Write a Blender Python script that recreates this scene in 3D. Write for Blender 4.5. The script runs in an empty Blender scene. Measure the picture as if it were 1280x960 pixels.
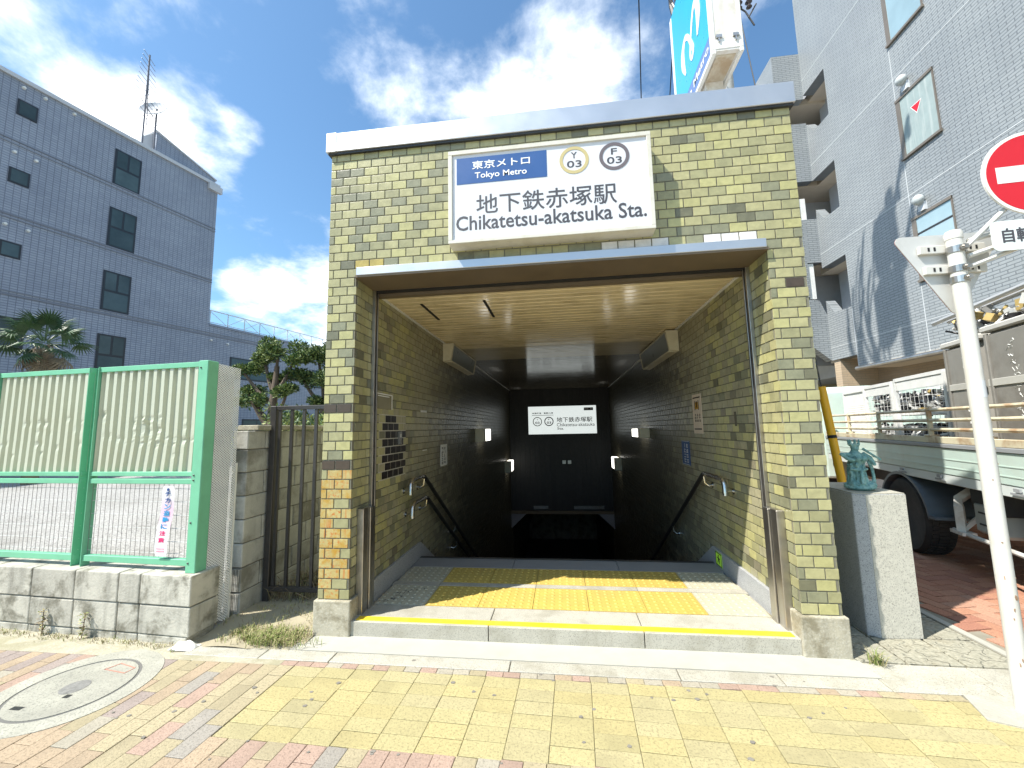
import bpy, bmesh, math, random
from mathutils import Vector, Matrix, Euler
R_ = math.radians
rnd = random.Random(7)
SC = bpy.context.scene
COL = SC.collection
# ------------------------------------------------------------------ camera
CAM = Vector((1.7725, -2.8113, 1.4259))
rx, ry, rz = 0.112106, 0.0203505, 0.1190215
ROT = Matrix.Rotation(rz, 3, 'Z') @ Matrix.Rotation(rx, 3, 'X') @ Matrix.Rotation(ry, 3, 'Y')   # columns: right, forward, up
FPX = 496.61
cd = bpy.data.cameras.new('camera')
cam = bpy.data.objects.new('camera', cd)
COL.objects.link(cam)
M = Matrix.Identity(4)
for i in range(3):
    M[i][0] = ROT[i][0]; M[i][1] = ROT[i][2]; M[i][2] = -ROT[i][1]; M[i][3] = CAM[i]
cam.matrix_world = M
cd.sensor_width = 36; cd.lens = FPX / 1280 * 36
cd.clip_start = 0.05; cd.clip_end = 2000
SC.camera = cam
# ------------------------------------------------------------------ light
SUN = Vector((1.0, 0.618, -1.63)).normalized()
sd = bpy.data.lights.new('sun', 'SUN'); sd.energy = 4.3; sd.angle = R_(0.55); sd.color = (1.0, 0.955, 0.87)
so = bpy.data.objects.new('sun', sd); COL.objects.link(so)
so.rotation_euler = SUN.to_track_quat('-Z', 'Y').to_euler()
SUN_EL = math.asin(-SUN.z); SUN_ROT = math.atan2(-SUN.x, -SUN.y)
SC.view_settings.view_transform = 'Standard'; SC.view_settings.look = 'None'
SC.view_settings.gamma = 1.0; SC.view_settings.use_curve_mapping = False
SC.view_settings.exposure = 0.98
W = bpy.data.worlds.new('World'); SC.world = W; W.use_nodes = True
SKY_STRENGTH = 0.10

class NT:
    def __init__(s, tree): s.t = tree; s.n = tree.nodes; s.l = tree.links
    def add(s, kind, **kw):
        nd = s.n.new(kind)
        for k, v in kw.items():
            if k.startswith('i_'):
                key = k[2:]; key = int(key) if key.isdigit() else key
                sock = nd.inputs[key]
                if isinstance(v, bpy.types.NodeSocket): s.l.new(v, sock)
                else: sock.default_value = v
            else: setattr(nd, k, v)
        return nd
    def math(s, op, a, b=None, c=None, clamp=False):
        nd = s.n.new('ShaderNodeMath'); nd.operation = op; nd.use_clamp = clamp
        for i, v in enumerate((a, b, c)):
            if v is None: continue
            if isinstance(v, bpy.types.NodeSocket): s.l.new(v, nd.inputs[i])
            else: nd.inputs[i].default_value = v
        return nd.outputs[0]
    def vmath(s, op, a, b=None):
        nd = s.n.new('ShaderNodeVectorMath'); nd.operation = op
        for i, v in enumerate((a, b)):
            if v is None: continue
            if isinstance(v, bpy.types.NodeSocket): s.l.new(v, nd.inputs[i])
            else: nd.inputs[i].default_value = v
        return nd.outputs['Value'] if op in ('DOT_PRODUCT', 'LENGTH') else nd.outputs[0]
    def mix(s, f, a, b, blend='MIX'):
        nd = s.n.new('ShaderNodeMix'); nd.data_type = 'RGBA'; nd.blend_type = blend
        for i, v in ((0, f), (6, a), (7, b)):
            if isinstance(v, bpy.types.NodeSocket): s.l.new(v, nd.inputs[i])
            else: nd.inputs[i].default_value = v if i == 0 else (*v[:3], 1)
        return nd.outputs[2]
    def rng(s, v, a, b, c=0.0, d=1.0, smooth=True):
        nd = s.n.new('ShaderNodeMapRange'); nd.interpolation_type = 'SMOOTHSTEP' if smooth else 'LINEAR'
        s.l.new(v, nd.inputs[0])
        for i, x in enumerate((a, b, c, d)): nd.inputs[i + 1].default_value = x
        return nd.outputs[0]
    def noise(s, vec, scale, detail=4, rough=.55, dist=0.0):
        nd = s.add('ShaderNodeTexNoise', i_Scale=scale, i_Detail=detail, i_Roughness=rough, i_Distortion=dist)
        s.l.new(vec, nd.inputs['Vector']); return nd.outputs[0]

def world():
    t = NT(W.node_tree); t.n.clear()
    out = t.n.new('ShaderNodeOutputWorld'); bg = t.n.new('ShaderNodeBackground')
    sky = t.n.new('ShaderNodeTexSky'); sky.sky_type = 'NISHITA'; sky.sun_disc = False
    sky.sun_elevation = SUN_EL; sky.sun_rotation = SUN_ROT; sky.air_density = 1.0; sky.dust_density = 0.9; sky.ozone_density = 1.6
    tc = t.n.new('ShaderNodeTexCoord'); d = tc.outputs['Generated']
    sep = t.add('ShaderNodeSeparateXYZ', i_0=d)
    inv = t.math('DIVIDE', 1.0, t.math('ADD', t.math('MAXIMUM', sep.outputs[2], 0.0), 0.22))
    pl = t.add('ShaderNodeCombineXYZ', i_0=t.math('MULTIPLY', sep.outputs[0], inv), i_1=t.math('MULTIPLY', sep.outputs[1], inv), i_2=0.0).outputs[0]
    n1 = t.noise(pl, 1.7, 7, .58, .08)
    n2 = t.noise(pl, 4.6, 8, .62, .15)
    # cumulus banks standing in the sky (world directions: x, y, z, size in radians, weight)
    banks = [(-0.80, 0.40, 0.47, .24, .08), (-.70, .52, .52, .10, .16), (-.56,.62,.56,.05,.10), (.10, .84, .53, .07, .16), (-.10, .80, .58, .06, .12), (.42, .74, .55, .10, .16), (-0.62, 0.58, 0.53, .12, .16), (-0.47, 0.83, 0.28, .20, .20), (-0.22, .78, .585, .24, .12), (.03, .76, .65, .24, .15),
             (.20, .83, .52, .16, .22), (-.60, .72, .30, .09, .2), (.33, .83, .43, .14, .12), (-.36, .90, .16, .18, .14), (.1, -.8, .5, .5, .1), (.8, -.2, .5, .4, .1)]
    s_ = None
    for x, y, z, r, w in banks:
        v = Vector((x, y, z)).normalized()
        dp = t.vmath('DOT_PRODUCT', d, tuple(v))
        m = t.math('MULTIPLY', t.rng(dp, math.cos(r), math.cos(r * .25)), w)
        s_ = m if s_ is None else t.math('ADD', s_, m)
    base = t.math('ADD', t.math('MULTIPLY', n1, .56), t.math('MULTIPLY', n2, .44))
    v = t.math('ADD', base, t.math('MULTIPLY', s_, .75))
    cov = t.rng(v, .500, .715)
    thick = t.rng(v, .56, .84)
    # clouds: sunlit white with slightly grey-blue thick cores
    ccol = t.mix(thick, (7.4, 8.0, 8.6), (14.0, 14.1, 14.2))
    skyc = t.mix(1.0, sky.outputs[0], (.86, 1.14, 1.22), 'MULTIPLY')
    colr = t.mix(t.math('MULTIPLY', cov, .95), skyc, ccol)
    t.l.new(colr, bg.inputs[0]); bg.inputs[1].default_value = SKY_STRENGTH
    t.l.new(bg.outputs[0], out.inputs[0])
world()
# ------------------------------------------------------------------ materials
MATS = {}
def mat(name, col, rough=.6, metal=0.0, var=.10, vscale=6.0, dirt=None, dirt_amt=.35, dirt_scale=1.3, bump=.0, bscale=60.0, spec=.5, emit=None, speck=None, coat=0.0, streak=None):
    """A procedural material: base colour + grain + large patches of dirt + fine relief."""
    if name in MATS: return MATS[name]
    m = bpy.data.materials.new(name); m.use_nodes = True; MATS[name] = m
    t = NT(m.node_tree); t.n.clear()
    out = t.n.new('ShaderNodeOutputMaterial'); b = t.n.new('ShaderNodeBsdfPrincipled')
    tc = t.n.new('ShaderNodeTexCoord'); oi = t.n.new('ShaderNodeObjectInfo')
    vec = t.vmath('ADD', tc.outputs['Object'], t.add('ShaderNodeCombineXYZ', i_0=t.math('MULTIPLY', oi.outputs['Random'], 37.0), i_1=t.math('MULTIPLY', oi.outputs['Random'], 11.0), i_2=0.0).outputs[0])
    n = t.noise(vec, vscale, 5, .6)
    lo = tuple(c * (1 - var) for c in col); hi = tuple(min(1, c * (1 + var)) for c in col)
    c = t.mix(t.rng(n, .25, .75, smooth=False), lo, hi)
    rnd_f = t.math('MULTIPLY', t.math('SUBTRACT', oi.outputs['Random'], .5), var * 1.2)
    c = t.mix(1.0, c, t.add('ShaderNodeCombineColor', i_0=t.math('ADD', 1.0, rnd_f), i_1=t.math('ADD', 1.0, rnd_f), i_2=t.math('ADD', 1.0, rnd_f)).outputs[0], 'MULTIPLY')
    if speck:   # mineral specks: (colour, scale, amount)
        vo = t.add('ShaderNodeTexNoise', i_Scale=speck[1], i_Detail=2.0, i_Roughness=.7); t.l.new(vec, vo.inputs['Vector'])
        c = t.mix(t.math('MULTIPLY', t.rng(vo.outputs[0], .53, .62), speck[2]), c, speck[0])
    if streak:  # vertical runs: (colour, horizontal scale, amount)
        mp = t.add('ShaderNodeMapping'); t.l.new(vec, mp.inputs[0]); mp.inputs['Scale'].default_value = (streak[1], streak[1], streak[1] * .06)
        ns = t.noise(mp.outputs[0], 1.0, 4, .6)
        c = t.mix(t.math('MULTIPLY', t.rng(ns, .48, .72), streak[2]), c, streak[0])
    if dirt:
        n3 = t.noise(vec, dirt_scale, 6, .65, .3)
        c = t.mix(t.math('MULTIPLY', t.rng(n3, .45, .66), dirt_amt), c, dirt)
    t.l.new(c, b.inputs['Base Color'])
    r = t.math('ADD', rough, t.math('MULTIPLY', t.math('SUBTRACT', n, .5), .18), clamp=True)
    t.l.new(r, b.inputs['Roughness'])
    b.inputs['Metallic'].default_value = metal; b.inputs['Specular IOR Level'].default_value = spec
    b.inputs['Coat Weight'].default_value = coat
    if emit:
        b.inputs['Emission Color'].default_value = (*emit[0], 1); b.inputs['Emission Strength'].default_value = emit[1]
    if bump:
        bn = t.noise(vec, bscale, 4, .6)
        bu = t.add('ShaderNodeBump', i_Strength=1.0, i_Distance=bump, i_Height=bn); t.l.new(bu.outputs[0], b.inputs['Normal'])
    t.l.new(b.outputs[0], out.inputs[0])
    return m

def brick_mat(name, col, col2, mortar, w, h, gap=.08, axis='x', rough=.45, bump=.004, dirt=None, stack=False, contrast=.0):
    """Small wall tiles too far off to tell apart one by one."""
    m = bpy.data.materials.new(name); m.use_nodes = True; MATS[name] = m
    t = NT(m.node_tree); t.n.clear()
    out = t.n.new('ShaderNodeOutputMaterial'); b = t.n.new('ShaderNodeBsdfPrincipled')
    tc = t.n.new('ShaderNodeTexCoord'); sep = t.add('ShaderNodeSeparateXYZ', i_0=tc.outputs['Object'])
    u = sep.outputs[0] if axis == 'x' else sep.outputs[1]
    v = t.add('ShaderNodeCombineXYZ', i_0=u, i_1=sep.outputs[2], i_2=0.0).outputs[0]
    br = t.add('ShaderNodeTexBrick', i_Color1=(*col, 1), i_Color2=(*col2, 1), i_Mortar=(*mortar, 1))
    t.l.new(v, br.inputs['Vector']); br.offset = 0.0 if stack else .5
    br.inputs['Scale'].default_value = 1.0; br.inputs['Brick Width'].default_value = w; br.inputs['Row Height'].default_value = h
    br.inputs['Mortar Size'].default_value = h * gap; br.inputs['Mortar Smooth'].default_value = .2
    n = t.noise(tc.outputs['Object'], .5, 6, .65)
    c = t.mix(t.rng(n, .3, .7), br.outputs[0], t.mix(1.0, br.outputs[0], (.82, .83, .85), 'MULTIPLY'))
    if dirt:
        mp = t.add('ShaderNodeMapping'); t.l.new(tc.outputs['Object'], mp.inputs[0]); mp.inputs['Scale'].default_value = (2.2, 2.2, .18)
        n3 = t.noise(mp.outputs[0], 1.0, 5, .6)
        c = t.mix(t.math('MULTIPLY', t.rng(n3, .5, .75), .3), c, dirt)
    t.l.new(c, b.inputs['Base Color']); b.inputs['Roughness'].default_value = rough
    bu = t.add('ShaderNodeBump', i_Strength=1.0, i_Distance=bump, i_Height=t.math('SUBTRACT', 1.0, br.outputs['Fac'])); t.l.new(bu.outputs[0], b.inputs['Normal'])
    t.l.new(b.outputs[0], out.inputs[0])
    return m

def glass_mat(name, col, rough=.08):
    return mat(name, col, rough=rough, var=.05, spec=.8)
# ------------------------------------------------------------------ mesh helpers
MW = {}
def tag(o, label=None, cat=None, group=None, kind=None):
    if label: o['label'] = label
    if cat: o['category'] = cat
    if group: o['group'] = group
    if kind: o['kind'] = kind
    return o
def empty(name, loc, rot=0.0):
    o = bpy.data.objects.new(name, None); COL.objects.link(o); o.empty_display_size = .1
    o.location = loc; o.rotation_euler = (0, 0, rot)
    MW[o] = Matrix.Translation(Vector(loc)) @ Matrix.Rotation(rot, 4, 'Z')
    return o
def thing(name, loc, label, cat, group=None, rot=0.0):
    return tag(empty(name, loc, rot), label, cat, group)

class MB:
    """Collects shapes and links them as ONE mesh object. Points are given in world space unless local=True at build."""
    def __init__(s, F=None): s.v = []; s.f = []; s.m = []; s.F = F
    def add(s, vs, fs, m=0):
        k = len(s.v)
        for p in vs:
            p = Vector(p); s.v.append(s.F @ p if s.F else p)
        for f in fs: s.f.append([i + k for i in f]); s.m.append(m)
        return s
    def box(s, x0, x1, y0, y1, z0, z1, m=0):
        if x0 > x1: x0, x1 = x1, x0
        if y0 > y1: y0, y1 = y1, y0
        if z0 > z1: z0, z1 = z1, z0
        return s.add([(x0, y0, z0), (x1, y0, z0), (x1, y1, z0), (x0, y1, z0), (x0, y0, z1), (x1, y0, z1), (x1, y1, z1), (x0, y1, z1)],
              [(3, 2, 1, 0), (4, 5, 6, 7), (0, 1, 5, 4), (1, 2, 6, 5), (2, 3, 7, 6), (3, 0, 4, 7)], m)
    def prism(s, pts, e, m=0):
        """pts: planar polygon (3d), e: extrusion vector"""
        n = len(pts); e = Vector(e); p = [Vector(q) for q in pts]
        nrm = Vector((0, 0, 0))
        for i in range(n): nrm += p[i].cross(p[(i + 1) % n])
        if nrm.dot(e) > 0: p = p[::-1]
        q = [a + e for a in p]
        return s.add(p + q, [list(range(n)), list(range(2 * n - 1, n - 1, -1))] + [(i, i + n, (i + 1) % n + n, (i + 1) % n) for i in range(n)], m)
    def tube(s, pts, r, n=8, m=0, cap=True, closed=False):
        pts = [Vector(p) for p in pts]; N = len(pts)
        rs = r if isinstance(r, (list, tuple)) else [r] * N
        rings = []; up = None
        for i in range(N):
            if closed: dr = pts[(i + 1) % N] - pts[i - 1]
            else: dr = pts[min(i + 1, N - 1)] - pts[max(i - 1, 0)]
            dr.normalize()
            if up is None: up = Vector((0, 0, 1)) if abs(dr.z) < .9 else Vector((1, 0, 0))
            a = dr.cross(up); a.normalize(); b = a.cross(dr); up = b
            rings.append([pts[i] + (a * math.cos(2 * math.pi * k / n) + b * math.sin(2 * math.pi * k / n)) * rs[i] for k in range(n)])
        vs = [p for q in rings for p in q]; fs = []
        for i in range(N if closed else N - 1):
            j = (i + 1) % N
            for k in range(n):
                fs.append((i * n + k, i * n + (k + 1) % n, j * n + (k + 1) % n, j * n + k))
        if cap and not closed: fs += [list(range(n))[::-1], list(range((N - 1) * n, N * n))]
        return s.add(vs, fs, m)
    def lathe(s, prof, c, axis='z', n=24, m=0, close=False):
        """prof: [(r, h)] about an axis through c"""
        vs = []; fs = []; c = Vector(c)
        for r, h in prof:
            for k in range(n):
                a = 2 * math.pi * k / n; x, y = r * math.cos(a), r * math.sin(a)
                vs.append(c + (Vector((x, y, h)) if axis == 'z' else Vector((h, x, y)) if axis == 'x' else Vector((y, h, x))))
        N = len(prof)
        for i in range(N - 1 if not close else N):
            j = (i + 1) % N
            for k in range(n): fs.append((i * n + k, i * n + (k + 1) % n, j * n + (k + 1) % n, j * n + k))
        if not close:
            if prof[0][0] > 1e-5: fs.append(list(range(n))[::-1])
            if prof[-1][0] > 1e-5: fs.append(list(range((N - 1) * n, N * n)))
        return s.add(vs, fs, m)
    def ball(s, c, r, n=10, m=0, sc=(1, 1, 1)):
        c = Vector(c); vs = []; fs = []; h = n // 2
        for i in range(1, h):
            a = math.pi * i / h
            for k in range(n):
                b = 2 * math.pi * k / n
                vs.append(c + Vector((r * sc[0] * math.sin(a) * math.cos(b), r * sc[1] * math.sin(a) * math.sin(b), r * sc[2] * math.cos(a))))
        vs += [c + Vector((0, 0, r * sc[2])), c - Vector((0, 0, r * sc[2]))]; T = len(vs) - 2
        for i in range(h - 2):
            for k in range(n): fs.append((i * n + k, (i + 1) * n + k, (i + 1) * n + (k + 1) % n, i * n + (k + 1) % n))
        for k in range(n):
            fs.append((T, k, (k + 1) % n)); fs.append((T + 1, (h - 2) * n + (k + 1) % n, (h - 2) * n + k))
        return s.add(vs, fs, m)
    def mesh(s, name, mats, inv=None, smooth=False, bevel=0, seg=1):
        me = bpy.data.meshes.new(name)
        me.from_pydata([tuple(inv @ p) if inv else tuple(p) for p in s.v], [], s.f)
        for q in (mats if isinstance(mats, (list, tuple)) else [mats]): me.materials.append(q)
        if any(s.m): me.polygons.foreach_set('material_index', s.m)
        if bevel or smooth:
            bm = bmesh.new(); bm.from_mesh(me)
            if bevel:
                bmesh.ops.recalc_face_normals(bm, faces=bm.faces)
                ed = [e for e in bm.edges if len(e.link_faces) == 2 and e.calc_face_angle(0) > .6]
                bmesh.ops.bevel(bm, geom=ed, offset=bevel, segments=seg, affect='EDGES', profile=.5, clamp_overlap=True)
            bm.to_mesh(me); bm.free()
        if smooth:
            me.polygons.foreach_set('use_smooth', [True] * len(me.polygons))
            try: me.set_sharp_from_angle(angle=R_(40))
            except Exception: pass
        me.update(); return me
    def build(s, name, mats, parent=None, smooth=False, bevel=0, seg=1, local=False, kind=None, label=None):
        inv = None
        if parent is not None and not local: inv = MW[parent].inverted()
        me = s.mesh(name, mats, inv, smooth, bevel, seg)
        return link(name, me, parent, kind, label)
def link(name, me, parent=None, kind=None, label=None, loc=None, rot=None):
    o = bpy.data.objects.new(name, me); COL.objects.link(o)
    if parent is not None: o.parent = parent; MW[o] = MW[parent]
    else: MW[o] = Matrix.Identity(4)
    if loc is not None: o.location = loc
    if rot is not None: o.rotation_euler = rot
    if kind: o['kind'] = kind
    if label: o['label'] = label
    return o
def kids(o): return [c for c in bpy.data.objects if c.parent == o]
def copy_tree(o, parent=None):
    c = o.copy(); COL.objects.link(c); MW[c] = MW[o]
    if parent: c.parent = parent
    for ch in o.children: copy_tree(ch, c)
    return c
def text_mesh(body, w, h, bold=0.0, thick=.0015, sx=None):
    cu = bpy.data.curves.new('lettering', 'FONT'); cu.body = body; cu.size = 1.0; cu.offset = bold; cu.extrude = 0.0; cu.resolution_u = 3
    ob = bpy.data.objects.new('lettering', cu); COL.objects.link(ob)
    dg = bpy.context.evaluated_depsgraph_get(); dg.update()
    me = bpy.data.meshes.new_from_object(ob.evaluated_get(dg))
    bpy.data.objects.remove(ob)
    xs = [v.co.x for v in me.vertices]; ys = [v.co.y for v in me.vertices]
    x0, x1, y0, y1 = min(xs), max(xs), min(ys), max(ys)
    for v in me.vertices:
        v.co.x = (v.co.x - x0) / (x1 - x0) * w; v.co.y = (v.co.y - y0) / (y1 - y0) * h
    bm = bmesh.new(); bm.from_mesh(me)
    r = bmesh.ops.extrude_face_region(bm, geom=bm.faces[:])
    bmesh.ops.translate(bm, vec=(0, 0, thick), verts=[g for g in r['geom'] if isinstance(g, bmesh.types.BMVert)])
    bmesh.ops.recalc_face_normals(bm, faces=bm.faces[:])
    bm.to_mesh(me); bm.free()
    return me
def lettering(body, origin, X, Y, w, h, material, parent, bold=0.0, thick=.0015):
    """origin: lower left in world; X, Y: world directions of the writing plane"""
    me = text_mesh(body, w, h, bold, thick); me.materials.clear(); me.materials.append(material)
    X = Vector(X).normalized(); Y = Vector(Y).normalized(); Z = X.cross(Y)
    m4 = Matrix.Identity(4)
    for i in range(3): m4[i][0] = X[i]; m4[i][1] = Y[i]; m4[i][2] = Z[i]; m4[i][3] = origin[i]
    # each character becomes a part of its own
    n = len(me.vertices); root = list(range(n))
    def find(i):
        while root[i] != i: root[i] = root[root[i]]; i = root[i]
        return i
    for e in me.edges:
        i, j = find(e.vertices[0]), find(e.vertices[1])
        if i != j: root[i] = j
    span = {}
    for v in me.vertices:
        r = find(v.index); q = span.setdefault(r, [1e9, -1e9]); q[0] = min(q[0], v.co.x); q[1] = max(q[1], v.co.x)
    wide = ord(body[0]) > 0x2000; tol = h * .07 if wide else -h * .02
    groups = []
    for r, (x0, x1) in sorted(span.items(), key=lambda t_: t_[1][0]):
        if groups and x0 < groups[-1][1] + tol: groups[-1][1] = max(groups[-1][1], x1); groups[-1][2].add(r)
        else: groups.append([x0, x1, {r}])
    T4 = MW[parent].inverted() @ m4; out = None
    for x0, x1, rs in groups:
        keep = {}; fs = []
        for p in me.polygons:
            if find(p.vertices[0]) in rs: fs.append([keep.setdefault(i, len(keep)) for i in p.vertices])
        m2 = bpy.data.meshes.new('letter'); m2.from_pydata([tuple(T4 @ me.vertices[i].co) for i in keep], [], fs); m2.materials.append(material)
        out = link('letter', m2, parent)
    bpy.data.meshes.remove(me)
    return out
def arc(c, r, a0, a1, n, X=(1, 0, 0), Y=(0, 0, 1)):
    c = Vector(c); X = Vector(X); Y = Vector(Y)
    return [c + X * r * math.cos(a0 + (a1 - a0) * i / n) + Y * r * math.sin(a0 + (a1 - a0) * i / n) for i in range(n + 1)]
def flat_ring(mb, c, r0, r1, X, Y, t, n=40, m=0):
    """flat ring (or disc when r0 = 0) of thickness t standing on the plane (X, Y) through c"""
    c = Vector(c); X = Vector(X); Y = Vector(Y); N = X.cross(Y)
    if r0 == 0:
        mb.prism([c + X * r1 * math.cos(2 * math.pi * k / n) + Y * r1 * math.sin(2 * math.pi * k / n) for k in range(n)], N * t, m); return mb
    vs = []
    for r, h in ((r0, 0), (r1, 0), (r1, t), (r0, t)):
        vs += [c + X * r * math.cos(2 * math.pi * k / n) + Y * r * math.sin(2 * math.pi * k / n) + N * h for k in range(n)]
    fs = []
    for i in range(4):
        j = (i + 1) % 4
        for k in range(n): fs.append((i * n + k, i * n + (k + 1) % n, j * n + (k + 1) % n, j * n + k))
    return mb.add(vs, fs, m)
def px(P):
    q = ROT.transposed() @ (Vector(P) - CAM)
    if q.y < .05: return None
    return 640 + FPX * q.x / q.y, 480 - FPX * q.z / q.y
# ------------------------------------------------------------------ shared materials
mortar = mat('mortar', (.19, .18, .135), .9, var=.15, bump=.001, bscale=200)
conc = mat('weathered_concrete', (.38, .35, .27), .9, var=.15, dirt=(.17, .145, .085), dirt_amt=.75, dirt_scale=5.0, bump=.003, bscale=55, speck=((.62, .60, .52), 90, .35), streak=((.20, .19, .16), 9, .45))
pale_conc = mat('pale_concrete', (.385, .375, .325), .9, var=.08, dirt=(.42, .40, .34), dirt_amt=.45, dirt_scale=3, bump=.0015, bscale=120)
granite = mat('pale_granite', (.43, .41, .345), .65, var=.08, vscale=14, speck=((.19, .18, .155), 150, .65), dirt=(.22, .20, .14), dirt_amt=.4, dirt_scale=4, bump=.0006, bscale=200)
granite_dark = mat('grey_granite', (.40, .41, .42), .45, var=.10, vscale=20, speck=((.10, .105, .12), 170, .7), bump=.0003, bscale=220)
alu = mat('brushed_aluminium', (.58, .59, .61), .40, metal=.9, var=.05, vscale=3, dirt=(.55, .55, .55), dirt_amt=.3, dirt_scale=2.5)
steel = mat('stainless_steel', (.52, .50, .47), .34, metal=.95, var=.12, vscale=5, dirt=(.30, .25, .20), dirt_amt=.4, dirt_scale=4, streak=((.35, .30, .26), 25, .4))
dark_steel = mat('dark_steel', (.06, .06, .06), .45, metal=.6, var=.2)
black = mat('black_rubber', (.015, .015, .016), .75, var=.2)
brown_steel = mat('brown_painted_steel', (.17, .13, .085), .45, metal=.2, var=.15)
white_paint = mat('white_paint', (.78, .78, .75), .45, var=.04, dirt=(.5, .47, .4), dirt_amt=.25, dirt_scale=5)
ink = mat('dark_grey_print', (.06, .06, .07), .5, var=.02)
white_ink = mat('white_print', (.82, .82, .82), .5, var=.02)
blue_ink = mat('navy_blue_print', (.025, .09, .27), .4, var=.05)
red_paint = mat('red_paint', (.56, .010, .022), .4, var=.04)
yellow_paint = mat('yellow_paint', (.78, .52, .03), .5, var=.08, dirt=(.4, .3, .1), dirt_amt=.3, dirt_scale=6)
# ------------------------------------------------------------------ ground
gm = mat('ground_earth', (.34, .31, .25), .95, var=.2, bump=.01, bscale=20, dirt=(.2, .19, .15), dirt_scale=.6)
g = MB()
X0, X1, Y0, Y1, Z = -300, 300, -200, 400, -.03
for a, b, c, d in ((X0, .1, Y0, Y1), (3.36, X1, Y0, Y1), (.1, 3.36, Y0, .5), (.1, 3.36, 22, Y1)):
    g.add([(a, c, Z), (b, c, Z), (b, d, Z), (a, d, Z)], [(0, 1, 2, 3)])
tag(g.build('ground', gm), kind='structure')

# pavers: the pavement (thin concrete pavers), the yellow guiding blocks and the border
def paver_mat(n, c): return mat('paver_' + n, c, .9, var=.10, vscale=55, speck=(tuple(q * .62 for q in c), 85, .75), dirt=tuple(q * .70 for q in c), dirt_amt=.55, dirt_scale=2.0, bump=.003, bscale=120)
PM = {k: paver_mat(k, c) for k, c in dict(sand=(.37, .315, .20), peach=(.37, .285, .195), pink=(.37, .262, .205), grey=(.305, .278, .24), pale=(.37, .335, .265), mauve=(.295, .242, .215)).items()}
YM = [paver_mat('yellow_a', (.395, .345, .175)), paver_mat('yellow_b', (.385, .338, .185)), paver_mat('yellow_c', (.40, .342, .165))]
blk_cache = {}
def block(w, d, material, h=.03, ch=.0025):
    key = (round(w, 3), round(d, 3), material.name, h)
    if key not in blk_cache:
        b = MB(); a, c = w / 2, d / 2; i = ch
        b.add([(-a, -c, -h), (a, -c, -h), (a, c, -h), (-a, c, -h), (-a, -c, -i * .6), (a, -c, -i * .6), (a, c, -i * .6), (-a, c, -i * .6), (-a + i, -c + i, 0), (a - i, -c + i, 0), (a - i, c - i, 0), (-a + i, c - i, 0)],
              [(0, 1, 5, 4), (1, 2, 6, 5), (2, 3, 7, 6), (3, 0, 4, 7), (4, 5, 9, 8), (5, 6, 10, 9), (6, 7, 11, 10), (7, 4, 8, 11), (8, 9, 10, 11)])
        blk_cache[key] = b.mesh('paver', material)
    return blk_cache[key]
def sheet(name, x0, x1, y0, y1, z, m, kind='structure'):
    b = MB(); b.box(x0, x1, y0, y1, z - .02, z); return tag(b.build(name, m), kind=kind)
bed = mat('paver_joint_sand', (.25, .23, .18), .95, var=.2)
pavement = sheet('pavement', -9, 9, -14, -.358, -.010, bed)
MHC = Vector((-1.045, -.675, 0)); MHR = .395
def lay(x, y, w, d, material, name='paver', parent=None, skew=0.0):
    o = link(name, block(w, d, material), parent or pavement)
    o.location = (x, y, rnd.uniform(-.0012, .0012)); o.rotation_euler = (rnd.uniform(-.004, .004), rnd.uniform(-.004, .004), skew + rnd.uniform(-.003, .003)); return o
J = .0028
far = MB()   # pavers beyond the ones that can be picked apart
far_m = []
def far_add(x, y, w, d, mi):
    far.box(x - w / 2, x + w / 2, y - d / 2, y + d / 2, -.02, rnd.uniform(-.001, .001), mi)
pm_list = [PM[k] for k in ('sand', 'peach', 'pink', 'grey', 'pale', 'mauve')] + YM
def pick(x, y):
    w = [('sand', 36), ('peach', 28), ('pale', 14), ('grey', 10), ('pink', 9), ('mauve', 3)]
    if x < -1.0 and y > -.62: w = [('mauve', 30), ('pink', 26), ('peach', 20), ('grey', 18), ('sand', 6)]
    r = rnd.uniform(0, sum(q[1] for q in w))
    for k, a in w:
        r -= a
        if r <= 0: return k
    return 'sand'
placed = 0
# thin pavers laid end on (0.1 wide, 0.2 long), half a length out of step from column to column
cols = []
for i in range(-48, 86):
    x = -.008 + .1 * i + .05
    top = -.365 if x < .1 else -.937
    if x > 8.4: break
    cols.append((i, x, top))
for i, x, top in cols:
    y = top - (.0 if i % 2 else .1)
    if i % 2 == 0:
        seq = [(top, .1)]
    else: seq = []
    while y > -1.75:
        seq.append((y, .2)); y -= .2
    for (yt, L) in seq:
        if yt > top + 1e-6: continue
        yc = yt - L / 2; xc = x + (yc + .36) * .045
        if (Vector((xc, yc, 0)) - MHC).length < MHR + .02: 
            if (Vector((xc, yc, 0)) - MHC).length < MHR - .06: continue
        q = px((xc, yc, 0)); k = pick(xc, yc)
        if yt > -.95 and x > .3 and yt > -1.0 and rnd.random() < .5: k = 'pink'
        seen = q and -30 < q[0] < 1310 and q[1] < 990
        if seen and placed < 298:
            lay(xc, yc, .1 - J, L - J, PM[k], skew=-.045); placed += 1
        elif yc > -1.75: far_add(xc, yc, .1 - J, L - J, ('sand', 'peach', 'pink', 'grey', 'pale', 'mauve').index(k))
if far.v: far.build('paver_field', pm_list, pavement, kind='stuff')
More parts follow.
